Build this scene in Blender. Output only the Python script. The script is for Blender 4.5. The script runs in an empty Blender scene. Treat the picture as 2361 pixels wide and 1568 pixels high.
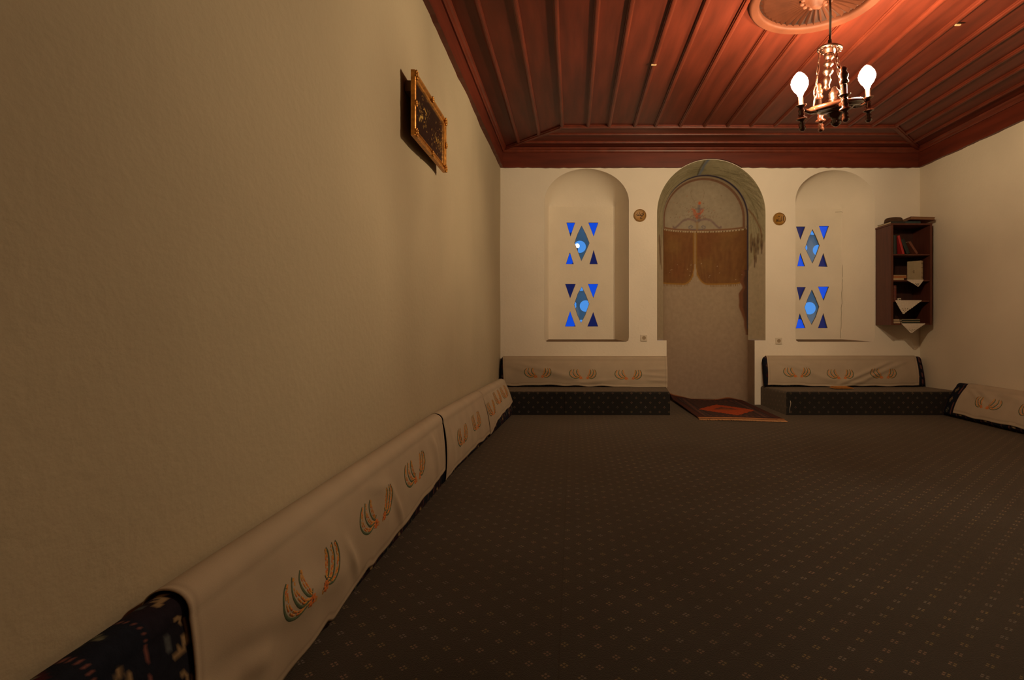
import bpy, bmesh, math, random
import numpy as np
from mathutils import Vector, Matrix
from mathutils.geometry import tessellate_polygon

random.seed(7)
np.random.seed(7)
C = bpy.context.scene.collection
PI = math.pi

# ------------------------------------------------------------------ camera, sky, exposure
F, CU, CV, EYE = 1240.0, 1321.0, 750.0, 0.87
cam = bpy.data.objects.new('camera', bpy.data.cameras.new('camera'))
C.objects.link(cam)
cam.location = (0, 0, EYE)
cam.rotation_euler = (PI / 2, 0, 0)
cam.data.sensor_width = 36.0
cam.data.lens = F / 2361 * 36.0
cam.data.shift_x = (1180.5 - CU) / 2361
cam.data.shift_y = (CV - 784) / 2361
cam.data.clip_start = 0.02
bpy.context.scene.camera = cam
vs = bpy.context.scene.view_settings
bpy.context.scene.display_settings.display_device = 'sRGB'
vs.view_transform = 'Standard'
vs.look = 'None'
vs.gamma = 1.0
vs.use_curve_mapping = False
vs.exposure = 0.0

world = bpy.data.worlds.new('dusk_sky')
bpy.context.scene.world = world
world.use_nodes = True
bg = world.node_tree.nodes['Background']
bg.inputs['Color'].default_value = (0.11, 0.40, 1.0, 1)
bg.inputs['Strength'].default_value = 0.85

LAMP_COLOR = (1.0, 0.74, 0.44)
LAMP_STRENGTH = 800.0

# ------------------------------------------------------------------ helpers
def at(u, v, y):
    """photo measurement -> point on the frontal plane at depth y"""
    return Vector(((u - CU) * y / F, y, EYE - (v - CV) * y / F))

def link(o, parent=None):
    C.objects.link(o)
    if parent is not None:
        o.parent = parent
    return o

def to_obj(name, bm, mats, parent=None, smooth=False, kind=None):
    me = bpy.data.meshes.new(name)
    bmesh.ops.recalc_face_normals(bm, faces=bm.faces[:])
    if smooth:
        for f in bm.faces:
            f.smooth = True
    bm.to_mesh(me)
    bm.free()
    for m in (mats if isinstance(mats, (list, tuple)) else [mats]):
        me.materials.append(m)
    o = bpy.data.objects.new(name, me)
    link(o, parent)
    if kind:
        o['kind'] = kind
    return o

def tag(o, label, cat, group=None):
    o['label'] = label
    o['category'] = cat
    if group:
        o['group'] = group
    return o

def thing(name, loc, label, cat, group=None, rot=(0, 0, 0)):
    o = bpy.data.objects.new(name, None)
    o.empty_display_size = 0.05
    o.location = loc
    o.rotation_euler = rot
    link(o)
    return tag(o, label, cat, group)

def add_box(bm, lo, hi, mi=0):
    x0, y0, z0 = lo
    x1, y1, z1 = hi
    vs_ = [bm.verts.new(p) for p in ((x0, y0, z0), (x1, y0, z0), (x1, y1, z0), (x0, y1, z0),
                                     (x0, y0, z1), (x1, y0, z1), (x1, y1, z1), (x0, y1, z1))]
    for q in ((0, 3, 2, 1), (4, 5, 6, 7), (0, 1, 5, 4), (1, 2, 6, 5), (2, 3, 7, 6), (3, 0, 4, 7)):
        f = bm.faces.new([vs_[i] for i in q])
        f.material_index = mi
    return vs_

def bevel(bm, w, seg=2):
    bmesh.ops.bevel(bm, geom=bm.edges[:], offset=w, segments=seg, affect='EDGES', profile=0.6)

def box_bm(lo, hi, bev=0.0, seg=2):
    bm = bmesh.new()
    add_box(bm, lo, hi)
    if bev:
        bevel(bm, bev, seg)
    return bm

def add_lathe(bm, prof, seg=20, M=None, mi=0):
    """prof: list of (r, z); revolve round z, then transform by M"""
    rings = []
    for r, z in prof:
        if r < 1e-5:
            rings.append([bm.verts.new((0, 0, z))])
        else:
            rings.append([bm.verts.new((r * math.cos(2 * PI * k / seg), r * math.sin(2 * PI * k / seg), z)) for k in range(seg)])
    for a, b in zip(rings[:-1], rings[1:]):
        for k in range(seg):
            k2 = (k + 1) % seg
            if len(a) == 1 and len(b) == 1:
                continue
            if len(a) == 1:
                f = bm.faces.new((a[0], b[k], b[k2]))
            elif len(b) == 1:
                f = bm.faces.new((a[k], a[k2], b[0]))
            else:
                f = bm.faces.new((a[k], a[k2], b[k2], b[k]))
            f.material_index = mi
            f.smooth = True
    if M is not None:
        bmesh.ops.transform(bm, matrix=M, verts=[v for r in rings for v in r])

def add_tube(bm, pts, rad, seg=8, closed=False, mi=0):
    pts = [Vector(p) for p in pts]
    n = len(pts)
    rings = []
    prev = None
    for i in range(n):
        if closed:
            d = pts[(i + 1) % n] - pts[i - 1]
        else:
            d = pts[min(i + 1, n - 1)] - pts[max(i - 1, 0)]
        d.normalize()
        if prev is None:
            ref = Vector((0, 0, 1)) if abs(d.z) < 0.9 else Vector((1, 0, 0))
            a = d.cross(ref).normalized()
        else:
            a = (prev - d * prev.dot(d)).normalized()
        prev = a
        b = d.cross(a)
        r = rad[i] if isinstance(rad, (list, tuple)) else rad
        rings.append([bm.verts.new(pts[i] + a * r * math.cos(2 * PI * k / seg) + b * r * math.sin(2 * PI * k / seg)) for k in range(seg)])
    m = n if closed else n - 1
    for i in range(m):
        A, B = rings[i], rings[(i + 1) % n]
        for k in range(seg):
            f = bm.faces.new((A[k], A[(k + 1) % seg], B[(k + 1) % seg], B[k]))
            f.material_index = mi
            f.smooth = True
    if not closed:
        bm.faces.new(rings[0][::-1]).material_index = mi
        bm.faces.new(rings[-1]).material_index = mi

def add_plate(bm, outer, holes, to3, d, mi=0, mi_side=None):
    """flat plate with holes; to3(p, k) maps 2D to 3D on the front (k=0) or back (k=1); d False = single sheet"""
    loops = [outer] + holes
    tri = tessellate_polygon([[Vector((p[0], p[1], 0)) for p in l] for l in loops])
    flat = [p for l in loops for p in l]
    fr = [bm.verts.new(to3(p, 0)) for p in flat]
    sheets = [fr]
    if d:
        sheets.append([bm.verts.new(to3(p, 1)) for p in flat])
    for s in sheets:
        for t in tri:
            try:
                f = bm.faces.new([s[i] for i in t])
                f.material_index = mi
            except ValueError:
                pass
    if d:
        k = 0
        for l in loops:
            n = len(l)
            for i in range(n):
                a, b = k + i, k + (i + 1) % n
                f = bm.faces.new((fr[a], fr[b], sheets[1][b], sheets[1][a]))
                f.material_index = mi if mi_side is None else mi_side
            k += n

def grid_obj(name, P, mats, parent=None, color=None, smooth=True, kind=None, wrap=False, caps=False):
    """P: array (rows, cols, 3); color: (rows, cols, 3) linear"""
    R, K, _ = P.shape
    idx = np.arange(R * K).reshape(R, K)
    if wrap:
        nx = np.roll(idx, -1, axis=1)
        q = np.stack([idx[:-1], nx[:-1], nx[1:], idx[1:]], -1).reshape(-1, 4)
    else:
        q = np.stack([idx[:-1, :-1], idx[:-1, 1:], idx[1:, 1:], idx[1:, :-1]], -1).reshape(-1, 4)
    faces = q.tolist()
    if caps:
        faces.append(idx[0][::-1].tolist())
        faces.append(idx[-1].tolist())
    me = bpy.data.meshes.new(name)
    me.from_pydata(P.reshape(-1, 3).tolist(), [], faces)
    me.polygons.foreach_set('use_smooth', [smooth] * len(me.polygons))
    if color is not None:
        ca = me.color_attributes.new('paint', 'FLOAT_COLOR', 'POINT')
        rgba = np.ones((R * K, 4), dtype=np.float32)
        rgba[:, :3] = color.reshape(-1, 3)
        ca.data.foreach_set('color', rgba.ravel())
    me.materials.append(mats)
    me.update()
    o = bpy.data.objects.new(name, me)
    link(o, parent)
    if kind:
        o['kind'] = kind
    return o

# ------------------------------------------------------------------ materials
def srgb(r, g, b):
    f = lambda c: (c / 255 / 12.92) if c / 255 <= 0.04045 else ((c / 255 + 0.055) / 1.055) ** 2.4
    return (f(r), f(g), f(b))

def mat(name, col, rough=0.7, metal=0.0, var=0.0, vscale=5.0, bump=0.0, bscale=40.0, attr=False, stretch=None,
        coat=0.0, spec=0.5, sheen=0.0, detail=4.0, bdist=0.01):
    m = bpy.data.materials.new(name)
    m.use_nodes = True
    nt = m.node_tree
    N, L = nt.nodes, nt.links
    p = N['Principled BSDF']
    p.inputs['Roughness'].default_value = rough
    p.inputs['Metallic'].default_value = metal
    p.inputs['Specular IOR Level'].default_value = spec
    p.inputs['Coat Weight'].default_value = coat
    p.inputs['Coat Roughness'].default_value = 0.15
    p.inputs['Sheen Weight'].default_value = sheen
    tc = N.new('ShaderNodeTexCoord')
    mp = N.new('ShaderNodeMapping')
    if stretch:
        mp.inputs['Scale'].default_value = stretch
    L.new(tc.outputs['Object'], mp.inputs['Vector'])
    base = None
    if attr:
        a = N.new('ShaderNodeVertexColor')
        a.layer_name = 'paint'
        base = a.outputs['Color']
    if var:
        nz = N.new('ShaderNodeTexNoise')
        nz.inputs['Scale'].default_value = vscale
        nz.inputs['Detail'].default_value = detail
        L.new(mp.outputs['Vector'], nz.inputs['Vector'])
        mr = N.new('ShaderNodeMapRange')
        mr.inputs['From Min'].default_value = 0.3
        mr.inputs['From Max'].default_value = 0.7
        mr.inputs['To Min'].default_value = 1 - var
        mr.inputs['To Max'].default_value = 1 + var
        L.new(nz.outputs['Fac'], mr.inputs['Value'])
        mx = N.new('ShaderNodeVectorMath')
        mx.operation = 'SCALE'
        L.new(mr.outputs['Result'], mx.inputs['Scale'])
        if base is not None:
            L.new(base, mx.inputs[0])
        else:
            mx.inputs[0].default_value = col
        L.new(mx.outputs['Vector'], p.inputs['Base Color'])
    elif base is not None:
        L.new(base, p.inputs['Base Color'])
    else:
        p.inputs['Base Color'].default_value = (*col, 1)
    if bump:
        nb = N.new('ShaderNodeTexNoise')
        nb.inputs['Scale'].default_value = bscale
        nb.inputs['Detail'].default_value = 5
        L.new(mp.outputs['Vector'], nb.inputs['Vector'])
        b = N.new('ShaderNodeBump')
        b.inputs['Strength'].default_value = bump
        b.inputs['Distance'].default_value = bdist
        L.new(nb.outputs['Fac'], b.inputs['Height'])
        L.new(b.outputs['Normal'], p.inputs['Normal'])
    return m

M = {}
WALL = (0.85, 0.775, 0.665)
M['wall_long'] = mat('cream_plaster_shaded', (0.46, 0.388, 0.275), 0.85, var=0.05, vscale=1.6, bump=0.35, bscale=38, spec=0.25, bdist=0.006)  # darker copy of the wall plaster, weaker light put into its colour
M['wall_side'] = mat('cream_plaster_part_shaded', (0.74, 0.65, 0.52), 0.85, var=0.05, vscale=1.6, bump=0.35, bscale=38, spec=0.25, bdist=0.006)  # slightly darkened plaster copy, its dimmer light held in the tone
M['wall'] = mat('cream_plaster', WALL, 0.85, var=0.05, vscale=1.6, bump=0.35, bscale=38, spec=0.25, bdist=0.006)  # plaster lightened so its tone carries the far wall's stronger light
M['bounce_soak'] = mat('back_wall_darkened_for_light', (0.10, 0.05, 0.03), 0.6, var=0.2, vscale=4)  # dark colour made up for the unseen back wall to soak up bounce
M['gypsum'] = mat('gypsum_panel', (0.83, 0.755, 0.64), 0.85, var=0.04, vscale=4, bump=0.25, bscale=60, spec=0.2, bdist=0.004)
M['rim'] = mat('dusty_pane_rim', (0.20, 0.15, 0.08), 0.9)
M['sill'] = mat('dark_sill', (0.15, 0.085, 0.04), 0.8, var=0.3, vscale=12, stretch=(1, 6, 1))
M['wood'] = mat('red_stained_boards', (0.132, 0.0215, 0.0095), 0.5, var=0.28, vscale=3.2, bump=0.12, bscale=14, stretch=(5, 0.6, 5), spec=0.4, bdist=0.004)
M['wood_x'] = mat('red_stained_boards_across', (0.132, 0.0215, 0.0095), 0.5, var=0.28, vscale=3.2, bump=0.12, bscale=14, stretch=(0.6, 5, 5), spec=0.4, bdist=0.004)
M['batten'] = mat('red_stained_battens', (0.145, 0.025, 0.011), 0.42, var=0.22, vscale=5, stretch=(3, 0.8, 3), spec=0.4)
M['chip'] = mat('bare_broken_wood', (0.55, 0.38, 0.20), 0.8)
M['rosette'] = mat('carved_rosette_wood', (0.105, 0.031, 0.014), 0.6, var=0.2, vscale=9, spec=0.25)
M['mural'] = mat('mural_paint', (1, 1, 1), 0.85, attr=True, var=0.07, vscale=22, bump=0.12, bscale=60, spec=0.2, bdist=0.004)
M['cloth'] = mat('cream_cotton', (1, 1, 1), 0.95, attr=True, var=0.05, vscale=7, bump=0.25, bscale=420, spec=0.1, bdist=0.001)
M['kilim'] = mat('kilim_weave', (1, 1, 1), 0.95, attr=True, var=0.15, vscale=60, bump=0.3, bscale=300, spec=0.1, bdist=0.002)
M['rug'] = mat('woven_rug', (1, 1, 1), 0.95, attr=True, var=0.18, vscale=70, bump=0.3, bscale=260, spec=0.1, bdist=0.002)
M['fringe'] = mat('rug_fringe', (0.52, 0.27, 0.125), 0.95)
M['thread_green'] = mat('green_thread', (0.085, 0.12, 0.065), 0.8, var=0.25, vscale=160)
M['thread_orange'] = mat('orange_thread', (0.62, 0.17, 0.035), 0.8, var=0.2, vscale=160)
M['thread_yellow'] = mat('amber_thread', (0.62, 0.29, 0.06), 0.8, var=0.2, vscale=160)
M['bookcase'] = mat('mahogany_bookcase', (0.105, 0.030, 0.018), 0.45, var=0.2, vscale=5, stretch=(6, 6, 0.7), spec=0.4)
M['bookcase_back'] = mat('bookcase_back_board', (0.055, 0.017, 0.011), 0.6, var=0.2, vscale=5, stretch=(6, 6, 0.7))
M['lace'] = mat('white_lace', (0.66, 0.58, 0.48), 0.9, var=0.06, vscale=60)
M['gilt'] = mat('gilded_frame', (0.56, 0.25, 0.045), 0.38, metal=0.55, var=0.35, vscale=40, bump=0.4, bscale=90, bdist=0.004)
M['picture'] = mat('black_and_gold_picture', (1, 1, 1), 0.25, attr=True, coat=0.4)
M['frame_back'] = mat('frame_backing', (0.16, 0.08, 0.03), 0.8)
M['brass'] = mat('plaque_gold', (0.36, 0.175, 0.022), 0.5, var=0.12, vscale=30)
M['ink'] = mat('plaque_lettering', (0.03, 0.016, 0.008), 0.6)
M['socket'] = mat('socket_plastic', (0.70, 0.62, 0.50), 0.4)
M['socket_dark'] = mat('socket_hole', (0.36, 0.27, 0.17), 0.6)
M['chand_wood'] = mat('turned_dark_wood', (0.075, 0.022, 0.011), 0.16, var=0.15, vscale=14, coat=0.8, spec=0.6)
M['chand_brass'] = mat('polished_brass', (0.25, 0.135, 0.095), 0.28, metal=1.0)
M['cord'] = mat('lamp_cord', (0.02, 0.014, 0.010), 0.6)
M['bulb_off'] = mat('unlit_bulb_glass', (0.10, 0.09, 0.08), 0.06, coat=1.0, spec=0.8)
M['felt'] = mat('brown_felt', (0.075, 0.036, 0.018), 0.95, var=0.2, vscale=40, bump=0.3, bscale=160, bdist=0.002)
M['pages_brown'] = mat('browned_pages', (0.22, 0.11, 0.05), 0.9, var=0.1, vscale=30, stretch=(1, 1, 14))
M['pages'] = mat('paper_pages', (0.55, 0.43, 0.28), 0.9, var=0.1, vscale=30, stretch=(1, 1, 14))

def bulb_mat():
    m = bpy.data.materials.new('lit_bulb')
    m.use_nodes = True
    nt = m.node_tree
    nt.nodes.remove(nt.nodes['Principled BSDF'])
    e = nt.nodes.new('ShaderNodeEmission')
    e.inputs['Color'].default_value = (*LAMP_COLOR, 1)
    e.inputs['Strength'].default_value = LAMP_STRENGTH
    nt.links.new(e.outputs[0], nt.nodes['Material Output'].inputs['Surface'])
    return m
M['bulb'] = bulb_mat()

def glass_mat(name, tint, gloss=0.06):
    m = bpy.data.materials.new(name)
    m.use_nodes = True
    nt = m.node_tree
    nt.nodes.remove(nt.nodes['Principled BSDF'])
    t = nt.nodes.new('ShaderNodeBsdfTransparent')
    t.inputs['Color'].default_value = (*tint, 1)
    g = nt.nodes.new('ShaderNodeBsdfGlossy')
    g.inputs['Roughness'].default_value = 0.08
    x = nt.nodes.new('ShaderNodeMixShader')
    x.inputs['Fac'].default_value = gloss
    nt.links.new(t.outputs[0], x.inputs[1])
    nt.links.new(g.outputs[0], x.inputs[2])
    nt.links.new(x.outputs[0], nt.nodes['Material Output'].inputs['Surface'])
    return m
M['glass_blue'] = glass_mat('cobalt_glass', (0.05, 0.20, 0.78))
M['glass_violet'] = glass_mat('violet_glass', (0.16, 0.13, 0.50))
M['glass_clear'] = glass_mat('pale_glass', (0.80, 0.86, 0.92))

def lattice_mat():
    m = bpy.data.materials.new('thin_gypsum_lattice')
    m.use_nodes = True
    nt = m.node_tree
    nt.nodes.remove(nt.nodes['Principled BSDF'])
    d = nt.nodes.new('ShaderNodeBsdfDiffuse')
    d.inputs['Color'].default_value = (0.75, 0.70, 0.62, 1)
    t = nt.nodes.new('ShaderNodeBsdfTranslucent')
    t.inputs['Color'].default_value = (0.62, 0.36, 0.24, 1)
    x = nt.nodes.new('ShaderNodeMixShader')
    x.inputs['Fac'].default_value = 0.5
    nt.links.new(d.outputs[0], x.inputs[1])
    nt.links.new(t.outputs[0], x.inputs[2])
    nt.links.new(x.outputs[0], nt.nodes['Material Output'].inputs['Surface'])
    return m
M['lattice'] = lattice_mat()

def carpet_mat():
    """dark wall-to-wall carpet with a half-drop lattice of four-petal flowers"""
    m = bpy.data.materials.new('flowered_carpet')
    m.use_nodes = True
    nt = m.node_tree
    N, L = nt.nodes, nt.links
    p = N['Principled BSDF']
    p.inputs['Roughness'].default_value = 0.95
    p.inputs['Specular IOR Level'].default_value = 0.1
    p.inputs['Sheen Weight'].default_value = 0.36
    p.inputs['Sheen Tint'].default_value = (0.85, 0.66, 0.50, 1)
    p.inputs['Sheen Roughness'].default_value = 0.5
    tc = N.new('ShaderNodeTexCoord')
    uv = N.new('ShaderNodeUVMap')
    uv.uv_map = 'carpet'
    sep = N.new('ShaderNodeSeparateXYZ')
    L.new(uv.outputs[0], sep.inputs[0])

    def mth(op, a, b=None, c=None):
        n = N.new('ShaderNodeMath')
        n.operation = op
        for i, v in enumerate((a, b, c)):
            if v is None:
                continue
            if isinstance(v, (int, float)):
                n.inputs[i].default_value = v
            else:
                L.new(v, n.inputs[i])
        return n.outputs[0]
    P = 0.0907
    x = mth('DIVIDE', mth('ADD', sep.outputs['X'], 0.0226), P)
    y = mth('DIVIDE', mth('ADD', mth('MULTIPLY_ADD', sep.outputs['X'], 0.085, sep.outputs['Y']), -1.3735), P)

    def flower(ox, oy):
        fx = mth('MULTIPLY', mth('SUBTRACT', mth('FRACT', mth('ADD', x, ox + 0.5)), 0.5), P)
        fy = mth('MULTIPLY', mth('SUBTRACT', mth('FRACT', mth('ADD', y, oy + 0.5)), 0.5), P)
        ax, ay = mth('ABSOLUTE', fx), mth('ABSOLUTE', fy)
        a = mth('ADD', mth('ABSOLUTE', mth('SUBTRACT', ax, 0.0072)), ay)
        b = mth('ADD', ax, mth('ABSOLUTE', mth('SUBTRACT', ay, 0.0072)))
        return mth('LESS_THAN', mth('MINIMUM', a, b), 0.0043)
    dots = mth('MAXIMUM', flower(0, 0), flower(0.5, 0.5))
    nz = N.new('ShaderNodeTexNoise')
    nz.inputs['Scale'].default_value = 7.5
    nz.inputs['Detail'].default_value = 1
    L.new(uv.outputs[0], nz.inputs['Vector'])
    ramp = N.new('ShaderNodeValToRGB')
    ramp.color_ramp.interpolation = 'CONSTANT'
    cr = ramp.color_ramp.elements
    cr[0].position = 0.0
    cr[0].color = (0.17, 0.105, 0.075, 1)
    cr[1].position = 0.47
    cr[1].color = (0.16, 0.115, 0.055, 1)
    e = cr.new(0.56)
    e.color = (0.14, 0.115, 0.10, 1)
    L.new(nz.outputs['Fac'], ramp.inputs['Fac'])
    n2 = N.new('ShaderNodeTexNoise')
    n2.inputs['Scale'].default_value = 1.7
    n2.inputs['Detail'].default_value = 5
    L.new(uv.outputs[0], n2.inputs['Vector'])
    n3 = N.new('ShaderNodeTexNoise')
    n3.inputs['Scale'].default_value = 260
    n3.inputs['Detail'].default_value = 2
    L.new(uv.outputs[0], n3.inputs['Vector'])
    val = mth('MULTIPLY', mth('MULTIPLY_ADD', n2.outputs['Fac'], 1.3, 0.35), mth('MULTIPLY_ADD', n3.outputs['Fac'], 1.1, 0.45))
    seam = mth('LESS_THAN', mth('ABSOLUTE', mth('ADD', sep.outputs['X'], 0.036)), 0.0022)
    val = mth('MULTIPLY', val, mth('SUBTRACT', 1.0, mth('MULTIPLY', seam, 0.45)))
    mx = N.new('ShaderNodeMix')
    mx.data_type = 'RGBA'
    mx.inputs['A'].default_value = (0.0165, 0.0165, 0.0175, 1)
    L.new(ramp.outputs['Color'], mx.inputs['B'])
    L.new(mth('MULTIPLY', dots, mth('MULTIPLY_ADD', n2.outputs['Fac'], 0.9, 0.36)), mx.inputs['Factor'])
    sc = N.new('ShaderNodeVectorMath')
    sc.operation = 'SCALE'
    L.new(mx.outputs['Result'], sc.inputs[0])
    L.new(val, sc.inputs['Scale'])
    L.new(sc.outputs['Vector'], p.inputs['Base Color'])
    b = N.new('ShaderNodeBump')
    b.inputs['Strength'].default_value = 0.5
    b.inputs['Distance'].default_value = 0.003
    L.new(n3.outputs['Fac'], b.inputs['Height'])
    L.new(b.outputs['Normal'], p.inputs['Normal'])
    return m
M['carpet'] = carpet_mat()

def carpet_uv(o, fn):
    me = o.data
    uvl = me.uv_layers.new(name='carpet')
    for poly in me.polygons:
        for li in poly.loop_indices:
            co = me.vertices[me.loops[li].vertex_index].co
            uvl.data[li].uv = fn(co, poly.normal)

# ------------------------------------------------------------------ room dimensions (metres)
K = 0.00475                       # metres per photo pixel on the far wall
XL, XR = -0.795, 3.80
YF, YN = 5.89, -0.95
ZC, ZB = 2.80, 2.592              # boarded ceiling, lower edge of its fascia

# ------------------------------------------------------------------ floor, walls
bm = bmesh.new()
add_box(bm, (XL - 0.1, YN - 0.1, -0.06), (XR + 0.1, 6.75, 0.0))
floor = to_obj('floor', bm, M['carpet'], kind='structure')
carpet_uv(floor, lambda c, n: (c.x, c.y))

# left wall: an old uneven plaster wall, gently hollowed and bulged
ny, nz = 280, 60
ys = np.linspace(YN - 0.05, YF + 0.05, ny)
zs = np.linspace(-0.02, ZC + 0.02, nz)
Yg, Zg = np.meshgrid(ys, zs)
g = lambda y, c, w: np.exp(-((y - c) / w) ** 2)
fade = np.clip((2.35 - Zg) / 1.2, 0, 1) ** 0.6
wob = (-0.016 * g(Yg, 2.62, 0.16) * fade + 0.010 * g(Yg, 2.95, 0.16) * fade - 0.014 * g(Yg, 3.72, 0.14) * (0.4 + 0.6 * fade)
       + 0.008 * g(Yg, 4.05, 0.18) - 0.012 * g(Yg, 4.75, 0.22) + 0.008 * g(Yg, 1.9, 0.5) - 0.006 * g(Yg, 1.1, 0.4)
       + 0.003 * np.sin(2.1 * Zg + 1.3 * Yg) + 0.002 * np.sin(5.3 * Zg - 2.7 * Yg))
wob = wob * 0.7
wob = np.where(wob > 0, wob * np.clip((Zg - 0.40) / 0.25, 0, 1), wob)
lw = np.stack([XL + wob, Yg, Zg], -1)
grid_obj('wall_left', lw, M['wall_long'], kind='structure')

bm = bmesh.new()
add_box(bm, (XR, YN - 0.05, -0.02), (XR + 0.1, YF + 0.05, ZC + 0.02))
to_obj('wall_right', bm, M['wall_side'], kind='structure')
bm = bmesh.new()
add_box(bm, (XL - 0.1, YN - 0.1, -0.02), (XR + 0.1, YN, ZC + 0.02))
to_obj('wall_back', bm, M['bounce_soak'], kind='structure')

# far wall with the window recess openings and the prayer niche notch
NCX, NA, ND, NDEEP, NZS = 1.508, 0.482, 0.22, 0.26, 2.095     # niche centre, half width, splay depth, bowl depth, spring line
OCX, OA, NLEDGE = 1.515, 0.594, 0.704                          # outer arch

def arc(cx, a, zs_, b, a0, a1, n):
    return [(cx + a * math.cos(a0 + (a1 - a0) * i / n), zs_ + b * math.sin(a0 + (a1 - a0) * i / n)) for i in range(n + 1)]

wall_outline = ([(XL - 0.05, -0.02), (NCX - NA, -0.02), (NCX - NA, NLEDGE), (OCX - OA, NLEDGE)]
                + arc(OCX, OA, NZS, OA * 0.994, PI, 0, 48)
                + [(OCX + OA, NLEDGE), (NCX + NA, NLEDGE), (NCX + NA, -0.02), (XR + 0.05, -0.02), (XR + 0.05, ZC + 0.02), (XL - 0.05, ZC + 0.02)])

WIN = [  # x0, x1 of the opening in the wall; bx0, bx1 of the back panel; arch spring, arch height
    dict(x0=-0.3135, x1=0.613, bx0=-0.282, bx1=0.488, zs=2.222, zh=0.362, zt=2.244),
    dict(x0=2.437, x1=3.305, bx0=2.36, bx1=3.125, zs=2.235, zh=0.335, zt=2.222),
]
WSILL = 0.69
YP = 6.24                        # pierced gypsum panel
YO = 6.54                        # outer lattice

def win_outline(w):
    cx, a = (w['x0'] + w['x1']) / 2, (w['x1'] - w['x0']) / 2
    sh = 0.018
    return ([(w['x0'] + 0.03, WSILL), (w['x1'] - 0.03, WSILL), (w['x1'] - 0.008, WSILL + 0.012), (w['x1'], WSILL + 0.05)]
            + arc(cx, a, w['zs'], w['zh'], 0, PI, 40) + [(w['x0'], WSILL + 0.05), (w['x0'] + 0.008, WSILL + 0.012)])

bm = bmesh.new()
add_plate(bm, wall_outline, [win_outline(w) for w in WIN], lambda p, k: (p[0], YF, p[1]), False)
wall_far = to_obj('wall_far', bm, M['wall'], kind='structure')

# ------------------------------------------------------------------ ceiling of boards and battens
bm = bmesh.new()
add_box(bm, (XL - 0.1, YN - 0.1, ZC + 0.022), (XR + 0.1, YF + 0.1, ZC + 0.06))
ceiling = to_obj('ceiling', bm, M['wood'], kind='structure')

YM, XM0, XM1 = 5.207, -0.105, 3.115         # mitred border
bx = [XL + 0.0, -0.572, -0.345, XM0, 0.147, 0.350, 0.597, 0.797, 1.035, 1.268, 1.490, 1.715, 1.945, 2.185, 2.42, 2.655, 2.885, XM1, 3.345, 3.575, XR]

def mitre_y(x):
    """depth at which the boards running away from the viewer stop"""
    if x < XM0:
        t = (x - XL) / (XM0 - XL)
        return YF + (YM - YF) * t
    if x > XM1:
        t = (XR - x) / (XR - XM1)
        return YF + (YM - YF) * t
    return YM

def prism(poly, z0, z1, bev=0.0):
    bm = bmesh.new()
    lo = [bm.verts.new((x, y, z0)) for x, y in poly]
    hi = [bm.verts.new((x, y, z1)) for x, y in poly]
    n = len(poly)
    bm.faces.new(lo[::-1])
    bm.faces.new(hi)
    for i in range(n):
        bm.faces.new((lo[i], lo[(i + 1) % n], hi[(i + 1) % n], hi[i]))
    if bev:
        bevel(bm, bev, 1)
    return bm

for i in range(len(bx) - 1):
    a, b = bx[i] + 0.003, bx[i + 1] - 0.003
    dz = random.uniform(-0.0025, 0.0025)
    to_obj('plank', prism([(a, YN), (b, YN), (b, mitre_y(b) - 0.003), (a, mitre_y(a) - 0.003)], ZC + dz, ZC + 0.021, 0.0015), M['wood'], ceiling)

def batten_bm(p0, p1, w, h, z=ZC):
    """moulded cover strip: stepped, rounded profile swept from p0 to p1 on the ceiling"""
    prof = [(-w / 2, 0.004), (-w / 2, -h * 0.45), (-w * 0.36, -h * 0.55), (-w * 0.30, -h * 0.9), (-w * 0.12, -h),
            (w * 0.12, -h), (w * 0.30, -h * 0.9), (w * 0.36, -h * 0.55), (w / 2, -h * 0.45), (w / 2, 0.004)]
    d = Vector((p1[0] - p0[0], p1[1] - p0[1], 0)).normalized()
    s = Vector((d.y, -d.x, 0))
    bm = bmesh.new()
    rings = []
    nseg = max(1, int((Vector(p1) - Vector(p0)).length / 0.5)) if True else 1
    for k in range(nseg + 1):
        t = k / nseg
        c = Vector((p0[0] + (p1[0] - p0[0]) * t, p0[1] + (p1[1] - p0[1]) * t, z))
        off = random.uniform(-0.003, 0.003) if 0 < k < nseg else 0
        rings.append([bm.verts.new(c + s * (q[0] + off) + Vector((0, 0, q[1]))) for q in prof])
    for A, B in zip(rings[:-1], rings[1:]):
        for j in range(len(prof) - 1):
            bm.faces.new((A[j], A[j + 1], B[j + 1], B[j]))
    bm.faces.new(rings[0])
    bm.faces.new(rings[-1][::-1])
    return bm

RC = (1.42, 3.13)                # rosette centre
RR = 0.372
for i in range(1, len(bx) - 1):
    x = bx[i]
    ye = mitre_y(x) - (0.028 if XM0 <= x <= XM1 else 0.034)
    d2 = (RR - 0.01) ** 2 - (x - RC[0]) ** 2
    if d2 > 0:
        q = math.sqrt(d2)
        to_obj('batten', batten_bm((x, YN), (x, RC[1] - q), 0.038, 0.022), M['batten'], ceiling)
        to_obj('batten', batten_bm((x, RC[1] + q), (x, ye), 0.038, 0.022), M['batten'], ceiling)
    else:
        to_obj('batten', batten_bm((x, YN), (x, ye), 0.038, 0.022), M['batten'], ceiling)
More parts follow.
